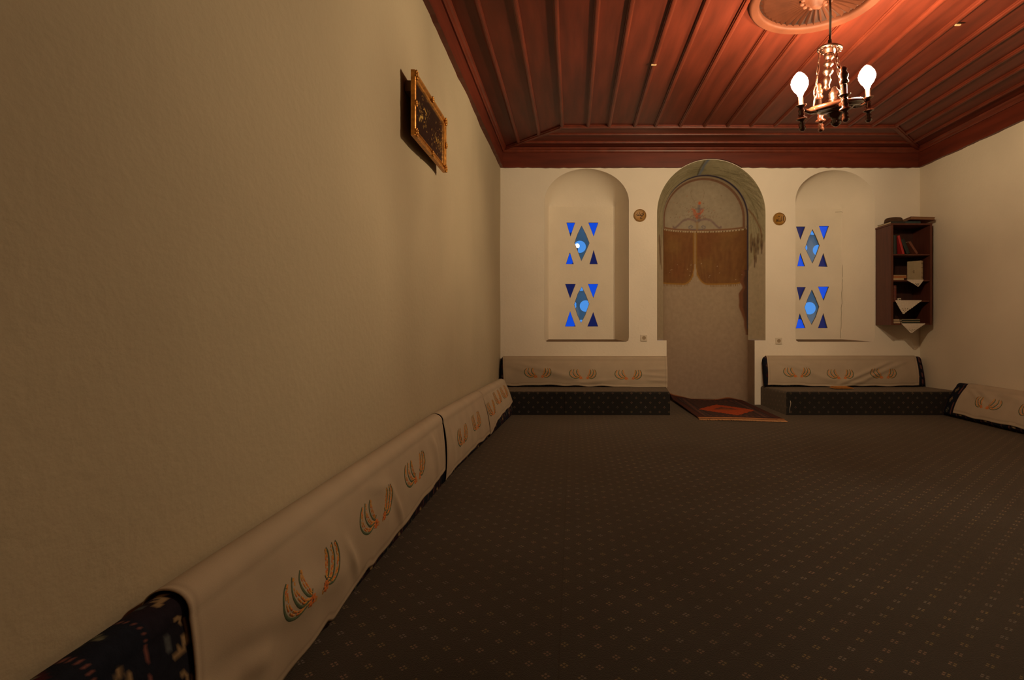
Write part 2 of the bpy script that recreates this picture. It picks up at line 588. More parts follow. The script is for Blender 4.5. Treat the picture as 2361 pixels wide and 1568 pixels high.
# mitred border at the far end: a frame batten, two diagonals, three boards lying across
to_obj('batten', batten_bm((XM0 - 0.02, YM), (XM1 + 0.02, YM), 0.062, 0.026), M['batten'], ceiling)
to_obj('batten', batten_bm((XL + 0.03, YF - 0.03), (XM0, YM), 0.058, 0.026), M['batten'], ceiling)
to_obj('batten', batten_bm((XR - 0.03, YF - 0.03), (XM1, YM), 0.058, 0.026), M['batten'], ceiling)
edges_y = [YM, 5.415, 5.655, YF]
for a, b in zip(edges_y[:-1], edges_y[1:]):
    def xl(y): return XL + (XM0 - XL) * (YF - y) / (YF - YM)
    def xr(y): return XR - (XR - XM1) * (YF - y) / (YF - YM)
    dz = random.uniform(-0.003, 0.003)
    to_obj('plank', prism([(xl(a + 0.003) + 0.004, a + 0.003), (xr(a + 0.003) - 0.004, a + 0.003), (xr(b - 0.003) - 0.004, b - 0.003), (xl(b - 0.003) + 0.004, b - 0.003)], ZC + dz, ZC + 0.021, 0.0015), M['wood_x'], ceiling)
for y in edges_y[1:-1]:
    to_obj('batten', batten_bm((xl(y) + 0.03, y), (xr(y) - 0.03, y), 0.036, 0.018), M['batten'], ceiling)
# bare wood where a batten has chipped
for x, y, w in ((0.597, 3.945, 0.05), (2.42 + 0.03, 3.42, 0.045)):
    bmc = box_bm((x - w / 2, y - 0.012, ZC - 0.026), (x + w / 2 - 0.01, y + 0.004, ZC - 0.018), 0.002, 1)
    to_obj('bare_wood_chip', bmc, M['chip'], ceiling)

# fascia boards under the ceiling edge (the far one is cut round the niche arch)
def jag(a, b, n, z):
    return [(a + (b - a) * i / n, z + random.uniform(-0.004, 0.004)) for i in range(n + 1)]
ang = math.asin((ZB - NZS) / (OA * 0.994))
xa0, xa1 = OCX - OA * math.cos(ang), OCX + OA * math.cos(ang)
far_out = (jag(XL, xa0 - 0.004, 40, ZB) + arc(OCX, OA + 0.004, NZS, OA * 0.994 + 0.004, PI - ang, ang, 24) + jag(xa1 + 0.004, XR, 45, ZB)
           + [(XR, ZC), (XL, ZC)])
bm = bmesh.new()
add_plate(bm, far_out, [], lambda p, k: (p[0], YF - 0.028 + 0.027 * k, p[1]), True)
to_obj('trim_1', bm, M['wood_x'], kind='structure')
for nm, x0, s in (('trim_2', XL, 1), ('trim_3', XR, -1)):
    bm = bmesh.new()
    out = jag(YN, YF - 0.03, 90, ZB) + [(YF - 0.03, ZC), (YN, ZC)]
    add_plate(bm, out, [], lambda p, k: (x0 + s * (0.032 - 0.05 * k), p[0], p[1]), True)
    to_obj(nm, bm, M['wood'], kind='structure')
# small bed moulding where fascia and boards meet
def mould(name, p0, p1, n):
    bm = bmesh.new()
    prof = [(0, 0), (0, -0.048), (0.012, -0.05), (0.020, -0.040), (0.024, -0.026), (0.036, -0.016), (0.042, -0.004), (0.042, 0)]
    p0, p1, n = Vector(p0), Vector(p1), Vector(n)
    rings = [[bm.verts.new(p + n * q[0] + Vector((0, 0, q[1]))) for q in prof] for p in (p0, p1)]
    for j in range(len(prof)):
        j2 = (j + 1) % len(prof)
        bm.faces.new((rings[0][j], rings[0][j2], rings[1][j2], rings[1][j]))
    bm.faces.new(rings[0])
    bm.faces.new(rings[1][::-1])
    return to_obj(name, bm, M['batten'], kind='structure')
mould('trim_4', (XL + 0.033, YF - 0.028, ZC - 0.002), (XR - 0.033, YF - 0.028, ZC - 0.002), (0, -1, 0))
mould('trim_5', (XL + 0.032, YN, ZC - 0.002), (XL + 0.032, YF - 0.075, ZC - 0.002), (1, 0, 0))
mould('trim_6', (XR - 0.032, YN, ZC - 0.002), (XR - 0.032, YF - 0.075, ZC - 0.002), (-1, 0, 0))

# carved sunburst rosette
bm = bmesh.new()
add_lathe(bm, [(RR - 0.055, 0.0), (RR - 0.055, -0.02), (RR - 0.045, -0.036), (RR - 0.03, -0.028), (RR - 0.015, -0.044), (RR, -0.034), (RR + 0.008, -0.012), (RR + 0.008, 0.0)], 72,
          Matrix.Translation((RC[0], RC[1], ZC)))
ros = to_obj('rosette', bm, M['rosette'], ceiling)
bm = bmesh.new()
add_lathe(bm, [(0, -0.0045), (RR - 0.05, -0.0045), (RR - 0.05, 0.0)], 72, Matrix.Translation((RC[0], RC[1], ZC)))
to_obj('ground_disc', bm, mat('shadow_toned_rosette_ground', (0.062, 0.019, 0.0085), 0.7), ros)  # disc darkened, shadow between the rays painted into its colour
NR = 44
for k in range(NR):
    a = 2 * PI * (k + 0.5) / NR
    bm = bmesh.new()
    r0, r1 = 0.075, RR - 0.06
    w0, w1 = 0.0030, 0.0085
    pts = [(r0, -w0, 0), (r1 - 0.02, -w1, 0), (r1, 0, 0), (r1 - 0.02, w1, 0), (r0, w0, 0)]
    lo = [bm.verts.new((p[0], p[1], -0.003)) for p in pts]
    mid = [bm.verts.new((r0, 0, -0.024)), bm.verts.new((r1 - 0.022, 0, -0.030))]
    bm.faces.new((lo[0], lo[1], mid[1], mid[0]))
    bm.faces.new((lo[1], lo[2], mid[1]))
    bm.faces.new((lo[2], lo[3], mid[1]))
    bm.faces.new((lo[3], lo[4], mid[0], mid[1]))
    bm.faces.new((lo[4], lo[0], mid[0]))
    bm.faces.new(lo)
    bmesh.ops.transform(bm, matrix=Matrix.Translation((RC[0], RC[1], ZC - 0.001)) @ Matrix.Rotation(a, 4, 'Z'), verts=bm.verts[:])
    to_obj('ray', bm, M['rosette'], ros)
bm = bmesh.new()
add_lathe(bm, [(0.095, 0), (0.092, -0.02), (0.07, -0.026), (0.062, -0.045), (0.04, -0.05), (0.03, -0.075), (0.0, -0.085)], 24, Matrix.Translation((RC[0], RC[1], ZC)))
for k in range(12):
    a = 2 * PI * k / 12
    add_lathe(bm, [(0.0, -0.05), (0.012, -0.045), (0.016, -0.034), (0.012, -0.022), (0, -0.016)], 8,
              Matrix.Translation((RC[0] + 0.08 * math.cos(a), RC[1] + 0.08 * math.sin(a), ZC)))
to_obj('boss', bm, M['rosette'], ros)

# ------------------------------------------------------------------ windows
PANES = [
    [  # first window: pixel corners measured on the photograph (u, v) per pane: (points, glass)
        ([(593, 548), (662, 548), (625, 657)], 'b'), ([(773, 548), (852, 548), (815, 657)], 'b'),
        ([(716, 578), (750, 645), (778, 715), (748, 785), (714, 855), (688, 785), (660, 712), (684, 645)], 'c'),
        ([(620, 793), (650, 886), (588, 886)], 'b'), ([(815, 775), (847, 886), (783, 886)], 'v'),
        ([(583, 1053), (665, 1053), (622, 1165)], 'v'), ([(770, 1053), (850, 1053), (813, 1163)], 'b'),
        ([(718, 1080), (750, 1145), (776, 1215), (746, 1300), (712, 1365), (682, 1300), (657, 1220), (686, 1135)], 'c'),
        ([(622, 1278), (665, 1398), (582, 1398)], 'b'), ([(812, 1285), (850, 1398), (766, 1398)], 'v'),
    ],
    [
        ([(240, 558), (315, 558), (275, 663)], 'v'), ([(433, 553), (513, 553), (473, 665)], 'b'),
        ([(376, 585), (406, 645), (434, 715), (408, 790), (376, 860), (345, 795), (317, 735), (344, 655)], 'c'),
        ([(275, 780), (313, 888), (250, 888)], 'b'), ([(468, 782), (502, 893), (428, 890)], 'v'),
        ([(245, 1067), (318, 1067), (270, 1175)], 'v'), ([(425, 1063), (513, 1063), (470, 1177)], 'b'),
        ([(372, 1093), (402, 1160), (430, 1230), (404, 1310), (370, 1375), (336, 1310), (312, 1235), (340, 1160)], 'c'),
        ([(270, 1290), (316, 1408), (238, 1410)], 'b'), ([(468, 1288), (502, 1408), (425, 1408)], 'v'),
    ],
]
ZOOM = [(1140, 360, 1497 / 420), (1770, 370, 1532 / 420)]
HOLES = [
    [(702, 745, 50), (612, 560, 70), (815, 590, 66), (600, 850, 50), (815, 1095, 62), (748, 1232, 47), (640, 1225, 36), (712, 1062, 46), (605, 1345, 72), (712, 1385, 40), (890, 880, 34)],
    [(425, 755, 46), (378, 575, 52), (300, 735, 34), (478, 590, 60), (270, 850, 62), (474, 1100, 62), (352, 1243, 52), (270, 1385, 50), (205, 600, 45)],
]

def pane_pt(z, p, y):
    return at(z[0] + p[0] / z[2], z[1] + p[1] / z[2], y)

for wi, w in enumerate(WIN):
    z = ZOOM[wi]
    # pierced gypsum panel (root of the window)
    outer = [(w['bx0'], WSILL - 0.01), (w['bx1'], WSILL - 0.01), (w['bx1'], w['zt'] + 0.01), (w['bx0'], w['zt'] + 0.01)]
    holes2 = []
    for pts, c in PANES[wi]:
        q = [pane_pt(z, p, YP) for p in pts]
        cx, cz = sum(p.x for p in q) / len(q), sum(p.z for p in q) / len(q)
        holes2.append([(cx + (p.x - cx) * 1.06, cz + (p.z - cz) * 1.06) for p in q])
    bm = bmesh.new()
    add_plate(bm, outer, holes2, lambda p, k: (p[0], YP + 0.022 * k, p[1]), True, 0, 1)
    win = to_obj('window_%d' % (wi + 1), bm, [M['gypsum'], M['rim']], kind='structure')
    for (pts, c), hl in zip(PANES[wi], holes2):
        cx, cz = sum(p[0] for p in hl) / len(hl), sum(p[1] for p in hl) / len(hl)
        big = [(cx + (p[0] - cx) * 1.05, cz + (p[1] - cz) * 1.05) for p in hl]
        bm = bmesh.new()
        add_plate(bm, big, [], lambda p, k: (p[0], YP + 0.024 + 0.001 * k, p[1]), False)
        pane = to_obj('pane', bm, M[{'b': 'glass_blue', 'v': 'glass_violet', 'c': 'glass_clear'}[c]], win)
        # putty bead round the pane
        bm = bmesh.new()
        add_tube(bm, [(cx + (p[0] - cx) * 0.99, YP + 0.004, cz + (p[1] - cz) * 0.99) for p in hl], 0.0035, 6, closed=True)
        to_obj('putty_bead', bm, M['rim'], pane)
    # recess: jambs and the shell vault above
    ol = win_outline(w)
    cx, a = (w['x0'] + w['x1']) / 2, (w['x1'] - w['x0']) / 2
    nth, nt_ = 48, 16
    G = np.zeros((nt_ + 1, nth + 1, 3))
    for i in range(nt_ + 1):
        t = i / nt_
        for j in range(nth + 1):
            th = PI * j / nth
            fx = cx + a * math.cos(th)
            gx = w['bx1'] + (w['bx0'] - w['bx1']) * (1 - math.cos(th)) / 2
            sy, sz = math.sin(t * PI / 2), math.cos(t * PI / 2)
            zb = w['zs'] + (w['zt'] - w['zs']) * sy
            G[i, j] = (fx + (gx - fx) * sy, YF + (YP - YF) * sy, zb + w['zh'] * math.sin(th) * sz)
    grid_obj('recess_vault', G, M['wall'], win)
    bm = bmesh.new()
    for fx, gx in ((w['x0'], w['bx0']), (w['x1'], w['bx1'])):
        v = [bm.verts.new(p) for p in ((fx, YF, WSILL), (gx, YP, WSILL), (gx, YP, w['zt']), (fx, YF, w['zs']))]
        bm.faces.new(v)
    to_obj('recess_jamb', bm, M['wall'], win)
    bm = bmesh.new()
    lo = [(w['x0'], YF + 0.002, WSILL - 0.002), (w['x1'], YF + 0.002, WSILL - 0.002), (w['bx1'] + 0.01, YP + 0.005, WSILL + 0.017), (w['bx0'] - 0.01, YP + 0.005, WSILL + 0.017)]
    vv = [bm.verts.new(p) for p in lo] + [bm.verts.new((p[0], p[1], p[2] - 0.03)) for p in lo]
    for q in ((0, 1, 2, 3), (7, 6, 5, 4), (0, 4, 5, 1), (1, 5, 6, 2), (2, 6, 7, 3), (3, 7, 4, 0)):
        bm.faces.new([vv[i] for i in q])
    to_obj('sill', bm, M['sill'], win)
    # outer lattice with round holes and the shaft to it
    hs = []
    for hx, hy, hr in HOLES[wi]:
        c0 = pane_pt(z, (hx, hy), YO)
        r = hr / z[2] * YO / F
        hs.append([(c0.x + r * math.cos(2 * PI * k / 24), c0.z + r * math.sin(2 * PI * k / 24)) for k in range(24)])
    bm = bmesh.new()
    add_plate(bm, [(w['bx0'] - 0.1, WSILL - 0.05), (w['bx1'] + 0.1, WSILL - 0.05), (w['bx1'] + 0.1, w['zt'] + 0.1), (w['bx0'] - 0.1, w['zt'] + 0.1)], hs,
              lambda p, k: (p[0], YO + 0.004 * k, p[1]), False)
    to_obj('outer_lattice', bm, M['lattice'], win)
    bm = bmesh.new()
    x0, x1, z0, z1 = w['bx0'] - 0.1, w['bx1'] + 0.1, WSILL - 0.05, w['zt'] + 0.1
    A = [bm.verts.new(p) for p in ((x0, YP + 0.026, z0), (x1, YP + 0.026, z0), (x1, YP + 0.026, z1), (x0, YP + 0.026, z1))]
    B = [bm.verts.new(p) for p in ((x0, YO, z0), (x1, YO, z0), (x1, YO, z1), (x0, YO, z1))]
    for i in range(4):
        bm.faces.new((A[i], A[(i + 1) % 4], B[(i + 1) % 4], B[i]))
    to_obj('window_shaft', bm, M['wall'], win)

# hairline crack down the edge of the right-hand panel
bm = bmesh.new()
pts = [at(1938 + 9 * (1 - t) + random.uniform(-1, 1), 492 + 288 * t, YP - 0.004) for t in np.linspace(0, 1, 26)]
pts = [at(1926, 489, YP - 0.004), at(1940, 488, YP - 0.004)] + pts
add_tube(bm, pts, 0.0018, 5)
to_obj('crack', bm, M['rim'], bpy.data.objects['window_2'])

# ------------------------------------------------------------------ prayer niche (painted)
class Painter:
    def __init__(self, U, V, base):
        self.U, self.V = U, V
        self.c = np.zeros(U.shape + (3,)) + np.array(base)
    def blend(self, al, col):
        al = np.clip(al, 0, 1)[..., None]
        self.c = self.c * (1 - al) + np.array(col) * al
    def seg_d(self, pts):
        d = np.full(self.U.shape, 9.0)
        for (x0, y0), (x1, y1) in zip(pts[:-1], pts[1:]):
            dx, dy = x1 - x0, y1 - y0
            L2 = dx * dx + dy * dy + 1e-12
            t = np.clip(((self.U - x0) * dx + (self.V - y0) * dy) / L2, 0, 1)
            d = np.minimum(d, np.hypot(self.U - x0 - t * dx, self.V - y0 - t * dy))
        return d
    def stroke(self, pts, w, col, a=1.0, soft=0.35):
        d = self.seg_d(pts)
        s = max(w * soft, 0.001)
        self.blend(a * np.clip((w / 2 + s - d) / (2 * s) + 0.0, 0, 1), col)
    def disc(self, x, y, r, col, a=1.0, soft=0.3, ry=None):
        d = np.hypot((self.U - x) / r, (self.V - y) / (ry or r))
        self.blend(a * np.clip((1 + soft - d) / (2 * soft), 0, 1), col)

def vnoise(U, V, scale, seed):
    rs = np.random.RandomState(seed)
    T = rs.rand(64, 64)
    x, y = U * scale, V * scale
    xi, yi = np.floor(x).astype(int), np.floor(y).astype(int)
    fx, fy = x - xi, y - yi
    fx, fy = fx * fx * (3 - 2 * fx), fy * fy * (3 - 2 * fy)
    g_ = lambda i, j: T[i % 64, j % 64]
    return (g_(xi, yi) * (1 - fx) * (1 - fy) + g_(xi + 1, yi) * fx * (1 - fy) + g_(xi, yi + 1) * (1 - fx) * fy + g_(xi + 1, yi + 1) * fx * fy)

def on_niche(u, v):
    """where a measured mural point lies on the niche bowl -> (X, Z)"""
    y = YF + ND + NDEEP
    for _ in range(12):
        X, Z = (u - CU) * y / F, EYE - (v - CV) * y / F
        q = 1 - ((X - NCX) / NA) ** 2 - (max(0, Z - NZS) / NA) ** 2
        y = 0.5 * y + 0.5 * (YF + ND + NDEEP * math.sqrt(max(q, 0)))
    return ((u - CU) * y / F, EYE - (v - CV) * y / F)

nc = 170
phi = np.linspace(0, PI, nc)
rows = []
for zz in np.linspace(0, NZS, 380):
    rows.append(np.stack([NCX - NA * np.cos(phi), YF + ND + NDEEP * np.sin(phi), np.full(nc, zz)], -1))
for ps in np.linspace(0, PI / 2, 70)[1:]:
    rows.append(np.stack([NCX - NA * np.cos(phi) * math.cos(ps), YF + ND + NDEEP * np.sin(phi) * math.cos(ps), np.full(nc, NZS + NA * math.sin(ps))], -1))
NG = np.array(rows)
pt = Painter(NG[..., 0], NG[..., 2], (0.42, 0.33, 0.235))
U, V = pt.U, pt.V
n1 = vnoise(U, V, 6, 1)
pt.blend(0.25 * n1, (0.35, 0.255, 0.19))
# dividing line heights: the valance hangs at ZL
ZL = on_niche(1630, 533)[1]
depthc = np.sqrt(np.clip(1 - ((U - NCX) / NA) ** 2, 0, 1))
lun = np.clip((V - ZL) / 0.006, 0, 1)
pt.blend(lun, (0.37, 0.315, 0.235))
pt.blend(lun * 0.35 * vnoise(U, V, 9, 2), (0.28, 0.22, 0.15))
# ochre painted curtains, two lobes
def lobe(u0, u1, v1, rnd, seed):
    x0, _ = on_niche(u0, 600)
    x1, _ = on_niche(u1, 600)
    _, zb = on_niche((u0 + u1) / 2, v1)
    return x0, x1, zb
GAPX = on_niche(1602.5, 600)[0]
def curtain(x0, x1, zb, cl, cr, seed, edge_lo, edge_hi):
    r_l, r_r = cl, cr
    # bottom outline rises towards the rounded corners
    tl = np.clip((x0 + r_l - U) / max(r_l, 1e-4), 0, 1)
    tr = np.clip((U - (x1 - r_r)) / max(r_r, 1e-4), 0, 1)
    zbot = zb + 0.26 * (1 - np.sqrt(1 - tl ** 2)) * (r_l / 0.16) + 0.26 * (1 - np.sqrt(1 - tr ** 2)) * (r_r / 0.16)
    ins = (U > x0) & (U < x1) & (V < ZL) & (V > zbot)
    f = ins.astype(float)
    pt.blend(f, (0.235, 0.115, 0.042))
    xc = (x0 + x1) / 2
    swirl = vnoise((U - xc) * (1.0 + 1.2 * np.clip(ZL - V, 0, 1)) * 6 + 3, V * 1.6, 6, seed)
    pt.blend(f * 0.55 * swirl, (0.15, 0.062, 0.027))
    pt.blend(f * 0.5 * np.clip(vnoise(U, V, 5, seed + 4) * 2 - 1, 0, 1), (0.29, 0.17, 0.055))
    pt.blend(f * 0.45 * np.clip(vnoise(U, V, 4, seed + 9) * 2 - 0.9, 0, 1), (0.20, 0.055, 0.022))
    # golden edging along the outline
    dlo = np.where((U > x0 - 0.002) & (U < x1 + 0.002) & (V < ZL), np.abs(V - zbot), 9)
    sl = np.hypot(1, np.gradient(zbot, axis=1) / (np.gradient(U, axis=1) + 1e-9))
    dd = dlo / sl
    pt.blend(np.clip((0.011 - dd) / 0.005, 0, 1), (0.36, 0.19, 0.045))
    for xe in (x0, x1):
        if edge_lo < xe < edge_hi:
            pt.blend(((V < ZL) & (V > zb + 0.24 * 1.0)).astype(float) * np.clip((0.011 - np.abs(U - xe)) / 0.004, 0, 1), (0.32, 0.17, 0.04))
    tick = ((U - xc) / 0.018) % 1.0
    low = (V < zbot - 0.004) & (V > zbot - 0.030) & (U > x0 + 0.005) & (U < x1 - 0.005) & (zbot < zb + 0.12)
    pt.blend(0.75 * low * (tick < 0.38), (0.26, 0.15, 0.05))
zb_l, zb_r = on_niche(1565, 655)[1], on_niche(1665, 655)[1]
curtain(NCX - NA - 0.01, GAPX - 0.013, zb_l, 0.02, 0.13, 11, NCX - NA + 0.03, 9)
curtain(GAPX + 0.013, NCX + NA + 0.01, zb_r, 0.14, 0.10, 31, -9, NCX + NA - 0.03)
# white chips
rs = np.random.RandomState(3)
for _ in range(16):
    q = on_niche(rs.uniform(1540, 1715), rs.uniform(600, 650))
    pt.disc(q[0], q[1], 0.004, (0.55, 0.45, 0.32), 0.8)
# dividing cord: brown line, cream beads, thin dark line
pt.blend(np.clip((0.012 - np.abs(V - ZL - 0.012)) / 0.005, 0, 1), (0.24, 0.12, 0.06))
bead = np.clip((0.009 - np.abs(V - ZL + 0.010)) / 0.004, 0, 1)
pt.blend(bead, (0.17, 0.10, 0.05))
pt.blend(bead * (((U / 0.030) % 1) < 0.62), (0.50, 0.40, 0.26))
# bouquet: twin scrolls, urn, red and blue flower
def S(pts, w, col, a=1.0):
    pt.stroke([on_niche(*p) for p in pts], w, col, a)
VIO, BLU, RED = (0.20, 0.13, 0.13), (0.15, 0.14, 0.17), (0.50, 0.10, 0.035)
def z2(x, y): return (1490 + x / 4.48, 350 + y / 4.48)
for sgn in (1, -1):
    sc = [z2(525 + sgn * dx, y) for dx, y in ((10, 725), (40, 703), (90, 693), (140, 708), (170, 735), (200, 765), (225, 785), (243, 785), (245, 775))]
    S(sc, 0.020, VIO, 0.85)
    S([z2(525 + sgn * dx, y) for dx, y in ((30, 712), (90, 702), (150, 722))], 0.009, (0.28, 0.20, 0.18), 0.9)
    S([z2(525 + sgn * dx, y) for dx, y in ((8, 800), (45, 803), (80, 795), (85, 775), (60, 762), (45, 775), (60, 785))], 0.011, BLU, 0.8)
    S([z2(525 + sgn * dx, y) for dx, y in ((5, 715), (35, 675), (55, 662))], 0.010, BLU, 0.6)
    S([z2(525 + sgn * dx, y) for dx, y in ((2, 690), (30, 640), (35, 600), (52, 592))], 0.018, RED, 0.7)
    S([z2(530 + sgn * dx, y) for dx, y in ((12, 560), (60, 470), (70, 420), (60, 390))], 0.004, (0.20, 0.14, 0.09), 0.6)
    S([z2(530 + sgn * dx, y) for dx, y in ((25, 640), (100, 590), (160, 560))], 0.003, (0.22, 0.15, 0.10), 0.5)
    S([z2(530 + sgn * dx, y) for dx, y in ((35, 680), (150, 660), (260, 690))], 0.003, (0.22, 0.15, 0.10), 0.5)
S([z2(545, y) for y in (700, 640, 560)], 0.030, BLU, 0.7)
S([z2(x, 590) for x in (515, 545, 575)], 0.020, BLU, 0.6)
S([z2(x, y) for x, y in ((500, 600), (515, 640), (560, 640), (590, 600))], 0.014, RED, 0.85)
S([z2(525, y) for y in (655, 680)], 0.026, RED, 0.85)
q = on_niche(*z2(551, 530)); pt.disc(q[0], q[1], 0.017, (0.55, 0.13, 0.04))
S([z2(525, y) for y in (730, 800)], 0.024, (0.33, 0.22, 0.11), 0.8)
for _ in range(170):
    r_, t_ = abs(rs.normal(0, 1)), rs.uniform(0, PI)
    x, y = 530 + 150 * r_ * math.cos(t_), 690 - 110 * r_ * math.sin(t_)
    if 230 < x < 860 and 380 < y < 760:
        q = on_niche(*z2(x, y))
        pt.disc(q[0], q[1], rs.uniform(0.003, 0.006), (0.22, 0.13, 0.08) if rs.rand() < 0.75 else (0.40, 0.12, 0.06), 0.7)
# dark painted drape falling down the right side
xe = NCX + NA
nn = vnoise(U * 0 + 1.3, V, 13, 5)
wd = 0.12 + 0.10 * np.clip(1 - (on_niche(1715, 660)[1] - V) / 0.5, 0, 1) * (0.5 + nn)
wd = 0.012 + (0.020 + 0.062 * nn) * np.clip((V - on_niche(1718, 775)[1]) / 0.40, 0.1, 1)
vr = ((V < on_niche(1718, 622)[1]) & (V > on_niche(1718, 772)[1])).astype(float)
pt.blend(vr * np.clip((U - (xe - wd * 0.9)) / 0.012, 0, 1), (0.22, 0.095, 0.05))
pt.blend(vr * 0.8 * np.clip((U - (xe - wd * 0.45)) / 0.012, 0, 1), (0.10, 0.055, 0.04))
# painted border following the inner arch
rho = np.where(V > NZS, np.hypot(U - NCX, V - NZS), np.abs(U - NCX))
edge = NA - rho
up = ((V > ZL - 0.01) | ((U > NCX) & (V > 0.83))).astype(float)
pt.blend(up * np.clip((0.0045 - edge) / 0.002, 0, 1), (0.09, 0.08, 0.13))
pt.blend(up * (V > ZL) * np.clip((0.011 - np.abs(edge - 0.024)) / 0.004, 0, 1), (0.24, 0.13, 0.08))
pt.blend(up * (V > ZL) * np.clip((0.006 - np.abs(edge - 0.010)) / 0.003, 0, 1), (0.42, 0.33, 0.23))
# lower bowl a little greyer
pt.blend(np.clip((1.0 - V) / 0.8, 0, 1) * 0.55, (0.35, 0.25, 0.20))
niche = grid_obj('prayer_niche', NG, M['mural'], wall_far, color=pt.c)

# splayed, painted arch ring round the bowl
path = [(OCX - OA, NLEDGE + (NZS - NLEDGE) * i / 150, NCX - NA, NLEDGE + (NZS - NLEDGE) * i / 150) for i in range(150)]
for i in range(221):
    th = PI - PI * i / 220
    path.append((OCX + OA * math.cos(th), NZS + OA * 0.994 * math.sin(th), NCX + NA * math.cos(th), NZS + NA * math.sin(th)))
path += [(OCX + OA, NZS - (NZS - NLEDGE) * i / 150, NCX + NA, NZS - (NZS - NLEDGE) * i / 150) for i in range(1, 151)]
path = np.array(path)
nt_ = 34
SG = np.zeros((nt_, len(path), 3))
for i, t in enumerate(np.linspace(0, 1, nt_)):
    k = math.sin(t * PI / 2) * 0.25 + t * 0.75
    SG[i, :, 0] = path[:, 0] + (path[:, 2] - path[:, 0]) * t
    SG[i, :, 1] = YF + ND * k
    SG[i, :, 2] = path[:, 1] + (path[:, 3] - path[:, 1]) * t
dl = np.hypot(np.diff(path[:, 0]), np.diff(path[:, 1]))
al = np.concatenate([[0], np.cumsum(dl)])
iL, iR = al[150], al[370]
Ug, Tg = np.meshgrid(al, np.linspace(0, 1, nt_))
pt = Painter(Ug, Tg * 0.25, (0.46, 0.385, 0.27))
pl, pr = al[0] + 1.06, al[-1] - 1.08                  # where the painted drapery starts and ends
ins = np.clip((Ug - pl) / 0.15, 0, 1) * np.clip((pr - Ug + 0.30 * Tg) / 0.05, 0, 1)
pt.blend(ins * 0.8, (0.37, 0.33, 0.205))
top = al[260]
pt.blend(ins * 0.35 * vnoise(Ug * 1.2, Tg * 0.25, 12, 21), (0.25, 0.23, 0.13))
rl = np.random.RandomState(12)
for j in range(150):
    a0 = rl.uniform(pl - 0.1, pr - 0.25)
    sg = 1 if a0 > top else -1
    L0 = rl.uniform(0.15, 0.42)
    t0_ = rl.uniform(0.02, 0.25)
    t1_ = t0_ - rl.uniform(0.01, 0.10) * (1 if a0 > top else 0.6)
    a1 = a0 + sg * L0
    if a1 > pr + 0.05 or a1 < pl - 0.1:
        continue
    lt = rl.rand() < 0.4
    pt.stroke([(a0, t0_), ((a0 + a1) / 2, t0_ + (t1_ - t0_) * 0.4), (a1, t1_)], rl.uniform(0.003, 0.009), (0.48, 0.43, 0.29) if lt else (0.16, 0.135, 0.07), rl.uniform(0.25, 0.6))
dk = np.exp(-((Ug - (top - 0.10)) / 0.22) ** 2)
pt.blend(dk * 0.55 * Tg, (0.12, 0.11, 0.05))
pt.stroke([(top - 0.03, 0.0), (top - 0.06, 0.08), (top - 0.07, 0.16), (top - 0.10, 0.25)], 0.034, (0.16, 0.19, 0.24))
pt.stroke([(top - 0.07, 0.02), (top - 0.10, 0.12), (top - 0.12, 0.25)], 0.02, (0.09, 0.08, 0.05), 0.8)
# ribbons, knots and tassels that end the drapery on either side
br = (0.20, 0.13, 0.065)
for j in range(26):
    a0 = top + 0.10 + 0.022 * j
    if a0 < pr:
        pt.stroke([(a0, 0.24), (a0 + 0.10, 0.15), (a0 + 0.26 + 0.05 * math.sin(j * 2.1), 0.04 + 0.03 * math.sin(j))], 0.006, (0.15, 0.13, 0.07), 0.55)
r0 = pr
pt.stroke([(r0 - 0.42, 0.24), (r0 - 0.30, 0.15), (r0 - 0.16, 0.07), (r0 - 0.06, 0.05)], 0.018, (0.22, 0.12, 0.06), 0.9)
for du, tv, ln in ((0.0, 0.05, 0.12), (-0.02, 0.10, 0.14), (0.02, 0.15, 0.24), (-0.03, 0.20, 0.12)):
    pt.stroke([(r0 + du - 0.08, tv), (r0 + du, tv + 0.01), (r0 + du + ln * 0.6, tv)], 0.024, br, 0.85)
    pt.stroke([(r0 + du + ln * 0.5, tv), (r0 + du + ln, tv)], 0.014, (0.13, 0.08, 0.05), 0.9)
for du, tv, rx_, ry_ in ((0.02, 0.05, 0.05, 0.020), (-0.03, 0.10, 0.045, 0.022), (0.06, 0.13, 0.06, 0.018), (0.17, 0.13, 0.055, 0.014), (-0.02, 0.18, 0.05, 0.022), (0.05, 0.20, 0.04, 0.018), (0.0, 0.15, 0.04, 0.016)):
    pt.disc(r0 + du, tv, rx_, (0.19, 0.125, 0.075), 0.75, ry=ry_)
    pt.disc(r0 + du + 0.012, tv, rx_ * 0.5, (0.10, 0.07, 0.05), 0.6, ry=ry_ * 0.5)
for du, tv, rx_, ry_ in ((0.05, 0.10, 0.06, 0.035), (-0.05, 0.12, 0.07, 0.035), (-0.15, 0.15, 0.06, 0.022)):
    pt.disc(pl + du, tv, rx_, (0.21, 0.135, 0.08), 0.7, ry=ry_)
for du, tv in ((0.0, 0.10), (-0.05, 0.16)):
    pt.stroke([(pl + du + 0.10, tv), (pl + du - 0.08, tv), (pl + du - 0.20, tv + 0.03)], 0.03, (0.24, 0.15, 0.08), 0.7)
pt.blend(np.clip((Tg - 0.965) / 0.01, 0, 1) * (ins > 0.05), (0.12, 0.10, 0.13))
grid_obj('arch_reveal', SG, M['mural'], wall_far, color=pt.c)

